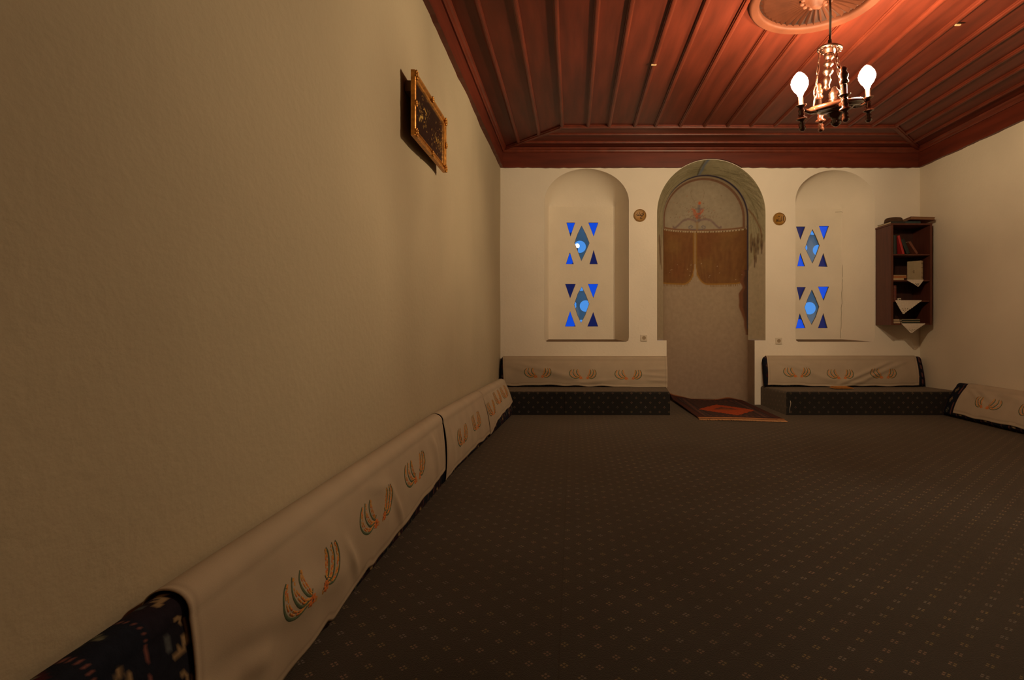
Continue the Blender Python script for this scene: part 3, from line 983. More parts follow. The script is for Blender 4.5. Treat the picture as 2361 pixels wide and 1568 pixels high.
# plain lower jambs and the two ledges under the splay
bm = bmesh.new()
for s in (-1, 1):
    x = NCX + s * NA
    bm.faces.new([bm.verts.new(p) for p in ((x, YF, -0.01), (x, YF + ND, -0.01), (x, YF + ND, NLEDGE), (x, YF, NLEDGE))])
    xo = OCX + s * OA
    bm.faces.new([bm.verts.new(p) for p in ((xo, YF, NLEDGE), (x, YF, NLEDGE), (x, YF + ND, NLEDGE))])
pj = to_obj('niche_jamb', bm, mat('niche_jamb_paint', (0.36, 0.27, 0.205), 0.85, var=0.08, vscale=9), wall_far)

# ------------------------------------------------------------------ carpeted benches along the far wall
def bench(poly, label):
    h = 0.227
    bm = prism(poly, 0.0, h)
    es = [e for e in bm.edges if all(abs(v.co.z - h) < 1e-5 for v in e.verts)]
    for v in bm.verts:
        if v.co.z > 0.1 and v.co.y > 5.6:
            v.co.z = 0.208                   # the seat sags towards the wall
    bmesh.ops.bevel(bm, geom=es, offset=0.022, segments=4, affect='EDGES', profile=0.5)
    o = to_obj('carpeted_bench', bm, M['carpet'])
    carpet_uv(o, lambda c, n: (c.x, c.y) if n.z > 0.7 else ((c.y + 0.045, c.z - 0.02) if abs(n.x) > 0.7 else (c.x + 0.045, c.z + 1.43 - 0.085 * c.x)))
    return tag(o, label, 'bench')
bench([(XL + 0.02, YF - 0.002), (XL + 0.02, 5.215), (0.94, 5.205), (1.02, YF - 0.002)], 'low carpet-covered bench under the window between the long bare wall and the niche')
bench([(2.055, YF - 0.002), (2.065, 5.205), (XR - 0.006, 5.205), (XR - 0.006, YF - 0.002)], 'low carpet-covered bench below the window next to the bookcase')

# ------------------------------------------------------------------ leaning kilim cushions and their cloth covers
class Slab:
    """leaning cushion: o = wall foot line origin, e = along the wall, n = into the room"""
    def __init__(self, o, e, n, z0, top, bot, h):
        self.o, self.e, self.n, self.z0 = Vector(o), Vector(e), Vector(n), z0
        self.top, self.bot, self.h = top, bot, h       # functions of s -> (n, z), (n), half thickness
    def axis(self, s):
        tn, tz = self.top(s)
        h = self.h(s)
        T = Vector((tn, tz - h))
        B = Vector((self.bot(s), self.z0 + 0.02))
        return T, B, h
    def world(self, s, p):
        return self.o + self.e * s + self.n * p.x + Vector((0, 0, p.y))
    def outline(self, s, k=64, shrink=1.0):
        """closed outline, from the foot of the back, up, over the top, down the front, and along the base"""
        T, B, h = self.axis(s)
        h *= shrink
        d = (B - T)
        L = d.length
        d.normalize()
        f = Vector((-d.y, d.x))
        if f.x < 0:
            f = -f
        pts = []
        lean_base = self.z0 + 0.003
        m = k // 4
        for i in range(m):
            t = 1 - i / m
            pts.append(T + d * L * t - f * h * (0.8 + 0.2 * math.sin(PI * (1 - t))))
        for i in range(m):
            a = PI * i / m
            pts.append(T - f * h * math.cos(a) * (0.8 + 0.2 * math.sin(a) + (0.0)) - d * h * math.sin(a))
        for i in range(m):
            t = i / m
            pts.append(T + d * L * t + f * h * (0.8 + 0.32 * math.sin(PI * t) ** 0.8))
        for i in range(m):
            a = PI * i / m
            pts.append(B + f * h * 0.8 * math.cos(a) + d * 0.018 * math.sin(a))
        for p in pts:
            p.y = max(p.y, lean_base)
        return pts
    def cloth(self, s, t, off=0.006):
        """point on the cloth: t metres from its tucked edge behind the top"""
        T, B, h = self.axis(s)
        d = (B - T)
        L = d.length
        d.normalize()
        f = Vector((-d.y, d.x))
        if f.x < 0:
            f = -f
        h2 = h * 0.8 + off
        t0 = 0.045
        if t < t0:
            return T - f * h2 + d * (t0 - t), -f
        t -= t0
        if t < PI * h2:
            a = t / h2
            return T - f * (h * (0.8 + 0.2 * math.sin(a)) + off) * math.cos(a) - d * (h + off) * math.sin(a), (-f * math.cos(a) - d * math.sin(a))
        t -= PI * h2
        tt = min(t / L, 1.0)
        return T + d * t + f * (h * (0.80 + 0.33 * math.sin(PI * tt) ** 0.8) + off), f

def smooth_ends(s, s0, s1, r):
    d = min(s - s0, s1 - s)
    if d >= r:
        return 1.0
    return max(0.12, math.sqrt(max(0.0, 1 - (1 - d / r) ** 2)))

def cushion(slab, s0, s1, label, step=0.008, kcirc=96, group=None, seed=0):
    ss = [s0 + 0.0005, s0 + 0.002, s0 + 0.006, s0 + 0.012, s0 + 0.02, s0 + 0.03]
    n = int((s1 - s0 - 0.06) / step)
    ss += [s0 + 0.03 + (s1 - s0 - 0.06) * (i + 1) / n for i in range(n)]
    ss += [s1 - 0.02, s1 - 0.012, s1 - 0.006, s1 - 0.002, s1 - 0.0005]
    P = []
    for s in ss:
        o = slab.outline(s, kcirc, smooth_ends(s, s0, s1, 0.035))
        P.append([slab.world(s, p)[:] for p in o])
    P = np.array(P)
    per = np.concatenate([[0], np.cumsum(np.linalg.norm(np.diff(P[len(ss) // 2], axis=0), axis=1))])
    Tg_, Sg_ = np.meshgrid(per, np.array(ss))
    pt = Painter(Sg_ - s0, Tg_, (0.010, 0.010, 0.014))
    A, Bv = pt.U, pt.V
    MAR, CRM, PNK, NVY = (0.045, 0.010, 0.014), (0.34, 0.23, 0.12), (0.20, 0.075, 0.065), (0.012, 0.017, 0.035)
    pt.blend(0.6 * vnoise(A, Bv, 7, seed + 1), NVY)
    # bands across the cushion between dotted lines
    for b in np.arange(-0.225, s1 - s0, 0.30):
        for cc in (b, b + 0.10):
            pt.blend((np.abs(A - cc) < 0.0045) * (((Bv / 0.012) % 1) < 0.6) * 0.9, PNK)
        pt.blend(((A > b + 0.11) & (A < b + 0.215)) * (0.55 * vnoise(A, Bv, 4, seed + 3)), MAR)
        pt.blend((np.abs(A - b - 0.218) < 0.003) * 0.8, PNK)
        for tcen in np.arange(0.05, per[-1], 0.105):
            qa = b + 0.05
            cr = CRM if int(tcen * 100) % 2 else (0.17, 0.17, 0.11)
            for ax, ay in ((0.012, 0.004), (-0.012, -0.004), (0.003, 0.017), (-0.003, -0.017)):
                pt.disc(qa + ax, tcen + ay, 0.0052, cr, 0.9, ry=0.0075)
            qa = b + 0.165                      # stepped hook figure
            for ax, ay, wx, wy in ((0.024, 0.0, .010, .05), (0.014, 0.014, .012, .012), (0.010, 0.026, .016, .012), (0.0, 0.022, .010, .022), (-0.010, 0.030, .010, .010), (0.012, -0.024, .010, .014), (0.002, -0.032, .012, .010)):
                pt.blend(((np.abs(A - qa - ax) < wx / 2) & (np.abs(Bv - tcen - ay) < wy / 2)) * 0.8, CRM)
            pt.blend(((np.abs(A - qa + 0.022) < 0.006) & (np.abs(Bv - tcen) < 0.014)) * 0.7, (0.10, 0.11, 0.12))
            pt.blend((np.abs(A - b - 0.26) + np.abs(Bv - tcen) * 0.7 < 0.022) * 0.85, (0.06, 0.012, 0.016))
            pt.blend((np.abs(A - b - 0.26) + np.abs(Bv - tcen) * 0.7 < 0.008) * 0.85, (0.15, 0.14, 0.10))
    o = grid_obj('kilim_cushion', P, M['kilim'], color=pt.c, wrap=True, caps=True)
    return tag(o, label, 'cushion', group)

def fold_disp(s, t, folds):
    v = 0.0
    for (a0, b0, a1, b1, w, amp) in folds:
        dx, dy = a1 - a0, b1 - b0
        L2 = dx * dx + dy * dy
        k = ((s - a0) * dx + (t - b0) * dy) / L2
        if -0.25 < k < 1.25:
            kk = min(max(k, 0), 1)
            d = math.hypot(s - a0 - kk * dx, t - b0 - kk * dy)
            if d < 3 * w:
                v += amp * (math.exp(-(d / w) ** 2)) * math.sin(PI * (0.12 + 0.76 * kk))
    return v

def spline(ctrl, n):
    out = []
    for i in range(len(ctrl) - 1):
        p0, p1, p2, p3 = (Vector(ctrl[k]) for k in (max(i - 1, 0), i, i + 1, min(i + 2, len(ctrl) - 1)))
        for q in range(n):
            t = q / n
            out.append(tuple(0.5 * ((2 * p1) + (p2 - p0) * t + (2 * p0 - 5 * p1 + 4 * p2 - p3) * t * t + (3 * p1 - p0 - 3 * p2 + p3) * t ** 3)))
    out.append(tuple(ctrl[-1]))
    return out

def bunch_strokes():
    """one embroidered bunch: three crescent leaves rising from a flower; x outwards from the flower, y up"""
    S_ = []
    leaves = ([(0.010, -0.006), (0.045, -0.016), (0.078, 0.002), (0.096, 0.036), (0.092, 0.072), (0.078, 0.094)],
              [(0.010, 0.002), (0.036, 0.002), (0.056, 0.024), (0.066, 0.056), (0.058, 0.098)],
              [(0.008, 0.010), (0.022, 0.024), (0.034, 0.050), (0.036, 0.076), (0.028, 0.096)])
    for li, ctrl in enumerate(leaves):
        pts = spline(ctrl, 4)
        S_.append((pts, 0.0088, 0))
        n = len(pts)
        for k in range(1, n - 1):
            x, y = pts[k]
            dx, dy = pts[k + 1][0] - pts[k - 1][0], pts[k + 1][1] - pts[k - 1][1]
            l_ = math.hypot(dx, dy)
            nx, ny_ = -dy / l_, dx / l_          # towards the inside of the curl
            tx, ty = dx / l_, dy / l_
            wmax = 0.0150 * math.sin(PI * min(1, (k + 0.6) / n)) ** 0.6
            for q, w_ in ((0.62, 0.0062), (1.10, 0.0068)):
                if (k + int(q * 2)) % 4 == 3:
                    continue
                c = (x + nx * wmax * q, y + ny_ * wmax * q)
                S_.append(([(c[0] - tx * 0.0042, c[1] - ty * 0.0042), (c[0] + tx * 0.0042, c[1] + ty * 0.0042)], w_, 1 if (k + int(q * 2)) % 3 == 0 else 2))
    for a in range(8):
        an = 2 * PI * a / 8
        S_.append(([(0.002 + 0.003 * math.cos(an), -0.006 + 0.004 * math.sin(an)), (0.002 + 0.014 * math.cos(an), -0.006 + 0.017 * math.sin(an))], 0.011, 1))
    S_.append(([(-0.014, -0.022), (-0.017, -0.008)], 0.008, 2))
    S_.append(([(0.006, 0.010), (0.000, 0.026)], 0.004, 0))
    return S_
BUNCH = bunch_strokes()

def cover(slab, s0, s1, drop, label, motifs, folds=(), group=None, hem=None, ns=None, skew0=0.0, skew1=0.0, tone=1.0, motif_h=0.085, gap=0.085, msize=1.0, wave=0.004, mw=1.1, mh=0.88):
    """cloth thrown over a cushion; motifs: list of s positions of embroidered pairs, motif_h above the hem"""
    ns = ns or int((s1 - s0) / 0.010)
    nt2 = 64
    rs_ = random.Random(int(s0 * 1000) + len(label))
    ph = [rs_.uniform(0, 6.28) for _ in range(4)]
    def hemfn(s):
        return (hem(s) if hem else 0.0) + wave * math.sin(9 * s + ph[0]) + wave * 0.7 * math.sin(23 * s + ph[1])
    def pos(a, t, lift=0.0):
        """a: 0..1 along, t metres down"""
        k = min(max(t / drop, 0), 1)
        s = s0 + skew0 * k + (s1 - s0 + (skew1 - skew0) * k) * a
        p, nrm = slab.cloth(s, t, 0.008)
        front = min(max((t - 0.18) / 0.08, 0), 1)
        dd = max(-0.004, fold_disp(s, t, folds) * min(max((t - 0.17) / 0.06, 0), 1)) + front * (0.0022 * math.sin(17 * s + 6 * t + ph[2]) + 0.0015 * math.sin(31 * s - 9 * t + ph[3]))
        p = p + nrm * (dd + lift)
        w_ = slab.world(s, p)
        w_.z = max(w_.z, slab.z0 + 0.004 + lift)
        return w_, s
    P = np.zeros((nt2 + 1, ns + 1, 3))
    col = np.zeros((nt2 + 1, ns + 1, 3))
    base = np.array((0.45, 0.365, 0.275)) * tone
    for j in range(ns + 1):
        a = j / ns
        D = drop + hemfn(s0 + (s1 - s0) * a)
        for i in range(nt2 + 1):
            t = D * i / nt2
            w_, s = pos(a, t)
            P[i, j] = w_[:]
            c = base.copy()
            e = min(a, 1 - a) * (s1 - s0)
            hb = D - t
            if hb < 0.026 or e < 0.018:
                c = base * 1.07
            if abs(hb - 0.026) < 0.004 or (abs(e - 0.019) < 0.003 and hb > 0.026):
                c = base * 0.88
            col[i, j] = c
    o = grid_obj('embroidered_cloth', P, M['cloth'], color=col)
    sm = o.modifiers.new('thickness', 'SOLIDIFY')
    sm.thickness = 0.002
    sm.offset = 0
    tag(o, label, 'cloth', group)
    for sm_ in motifs:
        for side in (-1, 1):
            bm = bmesh.new()
            for pts, w, mi in BUNCH:
                rib = []
                q = [(sm_ + side * (gap * 0.36 * msize + x * mw * (1.14 if side < 0 else 0.86)), drop + hemfn(sm_) - motif_h - y * mh) for x, y in pts]
                if len(q) < 4:
                    q2 = []
                    for k in range(4):
                        q2.append((q[0][0] + (q[-1][0] - q[0][0]) * k / 3, q[0][1] + (q[-1][1] - q[0][1]) * k / 3))
                    q = q2
                for k in range(len(q)):
                    d = (q[min(k + 1, len(q) - 1)][0] - q[max(k - 1, 0)][0], q[min(k + 1, len(q) - 1)][1] - q[max(k - 1, 0)][1])
                    l_ = math.hypot(*d) + 1e-9
                    nx, nyv = -d[1] / l_, d[0] / l_
                    ww = w * msize / 2 * (0.55 + 0.45 * math.sin(PI * k / (len(q) - 1)))
                    row = []
                    for c_, lf in ((-1, 0.0012), (0, 0.0030), (1, 0.0012)):
                        s_, t_ = q[k][0] + nx * ww * c_, q[k][1] + nyv * ww * c_
                        kk = min(max(t_ / drop, 0), 1)
                        a_ = (s_ - s0 - skew0 * kk) / (s1 - s0 + (skew1 - skew0) * kk)
                        row.append(bm.verts.new(pos(min(max(a_, 0), 1), t_, lf)[0]))
                    rib.append(row)
                for A_, B_ in zip(rib[:-1], rib[1:]):
                    for c_ in (0, 1):
                        f_ = bm.faces.new((A_[c_], A_[c_ + 1], B_[c_ + 1], B_[c_]))
                        f_.material_index = mi
                        f_.smooth = True
            to_obj('embroidery', bm, [M['thread_green'], M['thread_orange'], M['thread_yellow']], o)
    return o

lerp = lambda s, pts: float(np.interp(s, [p[0] for p in pts], [p[1] for p in pts]))
# left wall: distances from the wall grow towards the far end
left = Slab((XL, 0, 0), (0, 1, 0), (1, 0, 0), 0.0,
            lambda s: (lerp(s, [(0.5, .048), (2.9, .050), (4.0, .060), (5.2, .100)]), lerp(s, [(0.5, .372), (1.1, .378), (2.9, .385), (4.1, .36), (5.2, .345)])),
            lambda s: lerp(s, [(0.5, .052), (2.9, .060), (3.3, .070), (4.0, .115), (5.2, .185)]),
            lambda s: lerp(s, [(0.5, .044), (3.0, .044), (5.2, .050)]))
cushion(left, 0.42, 2.895, 'dark kilim cushion nearest the camera, its patterned end uncovered beside the bare wall', step=0.006, kcirc=128, seed=5)
cushion(left, 2.905, 4.085, 'dark kilim cushion in the middle of the row along the long bare wall', step=0.012, kcirc=72, seed=15)
cushion(left, 4.095, 5.185, 'dark kilim cushion at the bench end of the row along the bare wall', step=0.012, kcirc=72, seed=25)
cover(left, 0.985, 2.885, 0.508, 'large cream cloth over the cushion nearest the camera, three embroidered pairs in view', [1.43, 1.905, 2.365],
      folds=[(.985, .40, 1.10, .345, .030, .008), (1.10, .345, 1.22, .40, .030, .008), (1.15, .30, 1.62, .38, .045, .012), (1.0, .31, 1.2, .34, .03, -.006), (1.62, .30, 1.72, .44, .02, .010), (2.05, .28, 2.16, .44, .02, .009), (2.62, .15, 2.72, .42, .035, .012), (1.75, .16, 2.05, .27, .03, .007), (2.78, .2, 2.8, .44, .025, -.006)],
      hem=lambda s: lerp(s, [(1.0, .0), (1.3, -.002), (1.45, -.018), (1.52, -.030), (1.56, -.006), (1.68, -.014), (1.80, -.044), (1.86, -.024), (2.1, -.040), (2.5, -.055), (2.75, -.066), (2.9, -.088)]),
      motif_h=0.143, gap=0.10, msize=1.0, mw=1.2, mh=0.92)
cover(left, 2.90, 4.092, 0.488, 'cream cloth with two embroidered pairs over the middle cushion of the wall row', [3.30, 3.70],
      folds=[(3.0, .18, 3.1, .42, .03, .007), (3.5, .2, 3.55, .42, .025, .006)], hem=lambda s: lerp(s, [(2.9, .02), (3.05, -.01), (4.1, -.02)]), skew0=0.03, motif_h=0.125, msize=0.95, mw=1.1, mh=0.95)
cover(left, 4.10, 5.19, 0.473, 'cream cloth over the far cushion of the wall row, touching the bench', [4.27, 4.60, 4.95],
      folds=[(4.4, .18, 4.45, .4, .03, .006)], hem=lambda s: lerp(s, [(4.1, .01), (4.4, -.05), (5.2, -.085)]), motif_h=0.115, skew1=0.0, msize=0.95, mw=1.1, mh=0.95)

ZS = 0.2125
farl = Slab((0, YF, 0), (1, 0, 0), (0, -1, 0), ZS, lambda s: (0.066, 0.528), lambda s: 0.125, lambda s: 0.052)
cushion(farl, XL + 0.012, 1.008, 'dark kilim cushion on the bench to the left of the niche', step=0.012, kcirc=72, seed=35)
cover(farl, -0.768, 1.016, 0.485, 'cream cloth over the cushion on the bench left of the niche, three embroidered pairs', [-0.36, 0.12, 0.604],
      folds=[(-.72, .19, .05, .40, .035, .017), (-.72, .24, -.3, .37, .03, .010), (.78, .30, 1.01, .29, .018, .010), (.72, .35, 1.0, .37, .015, .007), (.8, .41, 1.01, .42, .015, .008), (-.05, .45, .5, .40, .02, .008)],
      hem=lambda s: lerp(s, [(-.75, -.022), (-.5, -.014), (-.3, -.026), (0, -.02), (.15, -.006), (.5, -.010), (.8, .004), (1.03, .02)]), skew0=0.035, skew1=-0.012, motif_h=0.095, wave=0.005, gap=0.10)
farr = Slab((0, YF, 0), (1, 0, 0), (0, -1, 0), ZS, lambda s: (0.066, 0.532), lambda s: 0.125, lambda s: 0.052)
cushion(farr, 2.050, 3.765, 'dark kilim cushion on the bench under the bookcase side, right of the niche', step=0.012, kcirc=72, seed=45)
cover(farr, 2.092, 3.70, 0.480, 'cream cloth with deep diagonal creases over the cushion on the bench right of the niche', [2.40, 2.86, 3.317],
      folds=[(2.20, .20, 2.75, .42, .03, .012), (3.50, .17, 2.82, .46, .022, .020), (3.66, .17, 2.95, .47, .022, .014), (2.3, .19, 2.6, .30, .03, .008), (3.1, .43, 2.9, .46, .02, .009), (2.6, .40, 3.0, .42, .03, .006)],
      hem=lambda s: lerp(s, [(2.1, -.018), (2.4, -.010), (2.9, .0), (3.7, -.012)]), skew0=-0.02, skew1=-0.02, motif_h=0.098, wave=0.004, msize=0.95, gap=0.10)
right = Slab((XR, 0, 0), (0, 1, 0), (-1, 0, 0), 0.0, lambda s: (0.078, 0.318), lambda s: 0.200, lambda s: 0.055)
cushion(right, 3.2, 5.195, 'dark kilim cushion against the wall on the bookcase side, its banded end uncovered', step=0.010, kcirc=96, seed=55)
cover(right, 3.22, 5.03, 0.487, 'cream cloth over the floor cushion along the wall on the bookcase side', [3.75, 4.22, 4.69],
      folds=[(4.98, .14, 4.6, .32, .03, .012), (5.0, .2, 4.72, .34, .02, .008), (4.85, .14, 4.2, .30, .035, .008)], hem=lambda s: -0.012, skew1=0.0, motif_h=0.118, msize=0.95, gap=0.10)

# ------------------------------------------------------------------ rug in the niche
def rug():
    nu, nv = 150, 180
    bl, br_, fl, fr_ = (1.13, 6.29), (1.92, 6.13), (1.165, 4.985), (1.925, 4.885)
    P = np.zeros((nv + 1, nu + 1, 3))
    for j in range(nv + 1):
        t = j / nv
        for i in range(nu + 1):
            s = i / nu
            x = (bl[0] * (1 - s) + br_[0] * s) * (1 - t) + (fl[0] * (1 - s) + fr_[0] * s) * t
            y = (bl[1] * (1 - s) + br_[1] * s) * (1 - t) + (fl[1] * (1 - s) + fr_[1] * s) * t
            back = max(0, 1 - t / 0.16)
            zz = 0.007 + 0.055 * back ** 1.6 * max(0, 1 - s / 0.3) + 0.03 * back ** 2 * math.exp(-((s - 0.82) / 0.12) ** 2) + 0.0025 * (1 + math.sin(7 * s + 5 * t))
            lft = max(0, 1 - s / 0.08)
            zz += 0.012 * lft ** 2 * (1 - t)
            P[j, i] = (x, y, zz)
    Sg_, Tg_ = np.meshgrid(np.linspace(0, 1, nu + 1), np.linspace(0, 1, nv + 1))
    pt = Painter(Sg_, Tg_ * 1.6, (0.055, 0.027, 0.023))
    W, H = Sg_, Tg_
    ed = np.minimum(np.minimum(W, 1 - W), np.minimum(H, 1 - H) * 1.55)
    pt.blend((ed < 0.10) * 1.0, (0.065, 0.024, 0.020))
    pt.blend(((ed > 0.085) & (ed < 0.10)) * 1.0, (0.035, 0.02, 0.02))
    pt.blend(((ed > 0.10) & (ed < 0.20)) * 1.0, (0.050, 0.031, 0.030))
    pt.blend(((ed > 0.195) & (ed < 0.21)) * 1.0, (0.03, 0.02, 0.02))
    zig = (np.abs(((W * 14 + H * 1) % 1) - 0.5) + np.abs(((H * 22) % 1) - 0.5))
    pt.blend(((ed > 0.11) & (ed < 0.185) & (zig < 0.42)) * 0.7, (0.16, 0.06, 0.04))
    pt.blend((ed > 0.21) * 0.9, (0.062, 0.032, 0.028))
    # stepped lozenge medallion in red
    q = 0.02
    wx, hy = np.floor(np.abs(W - 0.52) / q) * q, np.floor(np.abs(H - 0.60) / q) * q
    dm = wx / 0.34 + hy / 0.27
    pt.blend((dm < 1.0) * 1.0, (0.34, 0.058, 0.020))
    pt.blend(((dm < 0.46) & (H < 0.60)) * 0.9, (0.10, 0.04, 0.03))
    pt.blend((dm < 0.20) * 0.9, (0.24, 0.06, 0.02))
    pt.blend(((dm > 1.0) & (dm < 1.07)) * 0.9, (0.03, 0.02, 0.02))
    pt.blend((H > 0.972) * 1.0, (0.34, 0.15, 0.065))
    pt.blend((H < 0.02) * 1.0, (0.30, 0.12, 0.05))
    o = grid_obj('prayer_rug', P, M['rug'], color=pt.c)
    sm = o.modifiers.new('thickness', 'SOLIDIFY')
    sm.thickness = 0.007
    sm.offset = -1
    tag(o, 'small dark rug with a red lozenge and pale fringe, half inside the niche', 'rug')
    # fringes at both short ends
    for jrow, d, nm in ((nv, Vector((0.0, -1, 0)), 'fringe'), (0, Vector((0, 1, 0.1)), 'fringe')):
        bm = bmesh.new()
        for i in range(0, nu + 1):
            if jrow == 0 and not (i < 42 or i > 105 or i % 3 == 0):
                continue
            p = Vector(P[jrow, i])
            ln = (0.075 if jrow else 0.03) + random.uniform(-0.008, 0.008)
            dx = random.uniform(-0.006, 0.006)
            e1 = p + d * ln * 0.5 + Vector((dx * 0.5, 0, -0.001))
            e2 = p + d * ln + Vector((dx, 0, -0.003 if jrow else 0.0))
            e2.z = max(e2.z, 0.003)
            add_tube(bm, [p + Vector((0, 0, -0.002)), e1, e2], [0.0030, 0.0028, 0.0018], 5)
        f = to_obj(nm, bm, M['fringe'], o)
        f['kind'] = 'stuff'
    return o
rug()

# ------------------------------------------------------------------ chandelier
HX, HY, HZ = 1.49, 3.12, 2.475
ch = thing('chandelier', (HX, HY, HZ), 'tilted dark four-arm turned-wood chandelier hanging below the ceiling rosette, two bulbs lit', 'chandelier')
TILT = Matrix.Rotation(math.radians(3), 4, 'Y') @ Matrix.Rotation(math.radians(4), 4, 'X')
ZW = -0.335
WT = Matrix.Translation((0.032, 0, ZW)) @ Matrix.Rotation(math.radians(-9), 4, 'Y') @ Matrix.Rotation(math.radians(12), 4, 'X') @ Matrix.Translation((0, 0, -ZW))
def cpart(name, bm, m, parent=ch, tilt=True):
    if tilt:
        bmesh.ops.transform(bm, matrix=TILT if name in ('ceiling_plate', 'upper_spindle') else WT, verts=bm.verts[:])
    return to_obj(name, bm, m, parent, smooth=False)
bm = bmesh.new()
add_tube(bm, [(0.001, 0, ZC - 0.03 - HZ), (0.004, 0.0, 0.20), (0.002, 0, 0.08), (0, 0, 0.012)], 0.0065, 10)
add_lathe(bm, [(0.0, 0.06), (0.010, 0.05), (0.012, 0.02), (0.018, 0.0), (0, -0.002)], 12)
cpart('suspension_cord', bm, M['cord'], tilt=False)
bm = bmesh.new()
add_lathe(bm, [(0, 0.010), (0.02, 0.012), (0.058, 0.008), (0.070, 0.0), (0.068, -0.008), (0.055, -0.012), (0.050, -0.008), (0.034, -0.012), (0.030, -0.03), (0, -0.03)], 32)
for k in range(14):
    a = 2 * PI * k / 14
    add_lathe(bm, [(0, -0.016), (0.007, -0.012), (0.008, -0.006), (0, 0)], 8, Matrix.Translation((0.060 * math.cos(a), 0.060 * math.sin(a), 0)))
cpart('ceiling_plate', bm, M['chand_brass'])
bm = bmesh.new()
add_lathe(bm, [(0, -0.028), (0.026, -0.03), (0.028, -0.05), (0.018, -0.062), (0.014, -0.07), (0.024, -0.078), (0.028, -0.09), (0.020, -0.10), (0.012, -0.106), (0.026, -0.116), (0.031, -0.130), (0.024, -0.144), (0.014, -0.152), (0.017, -0.165), (0.024, -0.18), (0.018, -0.195), (0.015, -0.21), (0.02, -0.225), (0, -0.24)], 24)
cpart('upper_spindle', bm, M['chand_brass'])
bm = bmesh.new()
add_lathe(bm, [(0, -0.225), (0.012, -0.23), (0.016, -0.242), (0.030, -0.255), (0.034, -0.275), (0.030, -0.288), (0.036, -0.294), (0.034, -0.304), (0.028, -0.31), (0.03, -0.32), (0, -0.32)], 24)
cpart('lower_spindle', bm, M['chand_brass'])
bm = bmesh.new()
add_lathe(bm, [(0, ZW + 0.018), (0.05, ZW + 0.018), (0.12, ZW + 0.012), (0.142, ZW + 0.016), (0.152, ZW + 0.004), (0.148, ZW - 0.012), (0.128, ZW - 0.018), (0.10, ZW - 0.016), (0.085, ZW - 0.03),
               (0.06, ZW - 0.036), (0.045, ZW - 0.034), (0.042, ZW - 0.052), (0.03, ZW - 0.058), (0.022, ZW - 0.070), (0.030, ZW - 0.084), (0.026, ZW - 0.100), (0.010, ZW - 0.112), (0, ZW - 0.114)], 40)
cpart('turned_wheel', bm, M['chand_wood'])
bulb_prof = [(0.011, 0.0), (0.014, 0.012), (0.026, 0.030), (0.034, 0.052), (0.036, 0.070), (0.031, 0.092), (0.020, 0.112), (0.008, 0.126), (0, 0.130)]
RA = 0.235
for k, (deg, lit) in enumerate(((195, True), (15, True), (84, False), (254, False))):
    a = math.radians(deg)
    dx, dy = math.cos(a), math.sin(a)
    bm = bmesh.new()
    add_tube(bm, [(dx * r, dy * r, z_) for r, z_ in ((0.10, ZW - 0.002), (0.14, ZW - 0.010), (0.18, ZW - 0.012), (0.205, ZW - 0.004), (RA, ZW + 0.004))], [0.014, 0.015, 0.012, 0.010, 0.012], 10)
    arm = cpart('arm', bm, M['chand_wood'])
    Tm = Matrix.Translation((dx * RA, dy * RA, 0))
    bm = bmesh.new()
    add_lathe(bm, [(0, ZW + 0.012), (0.014, ZW + 0.010), (0.018, ZW - 0.002), (0.014, ZW - 0.014), (0.019, ZW - 0.022), (0.016, ZW - 0.034), (0.030, ZW - 0.042), (0.031, ZW - 0.050), (0.014, ZW - 0.056), (0.012, ZW - 0.066),
                   (0.018, ZW - 0.074), (0.014, ZW - 0.082), (0.018, ZW - 0.090), (0.019, ZW - 0.102), (0.010, ZW - 0.112), (0, ZW - 0.114)], 18, Tm)
    cpart('drop_finial', bm, M['chand_wood'], arm)
    bm = bmesh.new()
    add_lathe(bm, [(0, ZW + 0.01), (0.012, ZW + 0.012), (0.030, ZW + 0.026), (0.031, ZW + 0.030), (0.014, ZW + 0.030), (0.0135, ZW + 0.080), (0, ZW + 0.081)], 18, Tm)
    cpart('candle_holder', bm, M['chand_brass'], arm)
    bm = bmesh.new()
    if lit:
        add_lathe(bm, [(r_ * 1.3, ZW + 0.080 + z_ * 0.98) for r_, z_ in [(0, 0)] + bulb_prof], 20, Tm)
        cpart('bulb', bm, M['bulb'], arm)
    else:
        add_lathe(bm, [(0, ZW + 0.081), (0.020, ZW + 0.083), (0.024, ZW + 0.095), (0.016, ZW + 0.107), (0.022, ZW + 0.117), (0.024, ZW + 0.131), (0.015, ZW + 0.145), (0.019, ZW + 0.157), (0.012, ZW + 0.171), (0, ZW + 0.175)], 20, Tm)
        cpart('empty_socket', bm, M['chand_wood'], arm)
# three chains of long oval links
for deg in (150, 30, 270):
    a = math.radians(deg)
    p0 = Vector((0.052 * math.cos(a), 0.052 * math.sin(a), -0.012))
    p1 = WT @ Vector((0.115 * math.cos(a), 0.115 * math.sin(a), ZW + 0.016))
    p0 = TILT @ p0
    n = 5
    chain = None
    d = (p1 - p0)
    for i in range(n):
        c = p0 + d * ((i + 0.5) / n)
        L_ = d.length / n * 0.62
        dn = d.normalized()
        s1 = dn.cross(Vector((0, 0, 1)) if i % 2 else Vector((math.cos(a), math.sin(a), 0.01))).normalized()
        wdt = 0.011 if i != 3 else 0.020
        pts = [c + dn * L_ * math.cos(2 * PI * q / 18) + s1 * wdt * math.sin(2 * PI * q / 18) for q in range(18)]
        bm = bmesh.new()
        add_tube(bm, pts, 0.0036, 7, closed=True)
        if chain is None:
            chain = cpart('chain', bm, M['chand_brass'], tilt=False)
        else:
            cpart('link', bm, M['chand_brass'], chain, tilt=False)

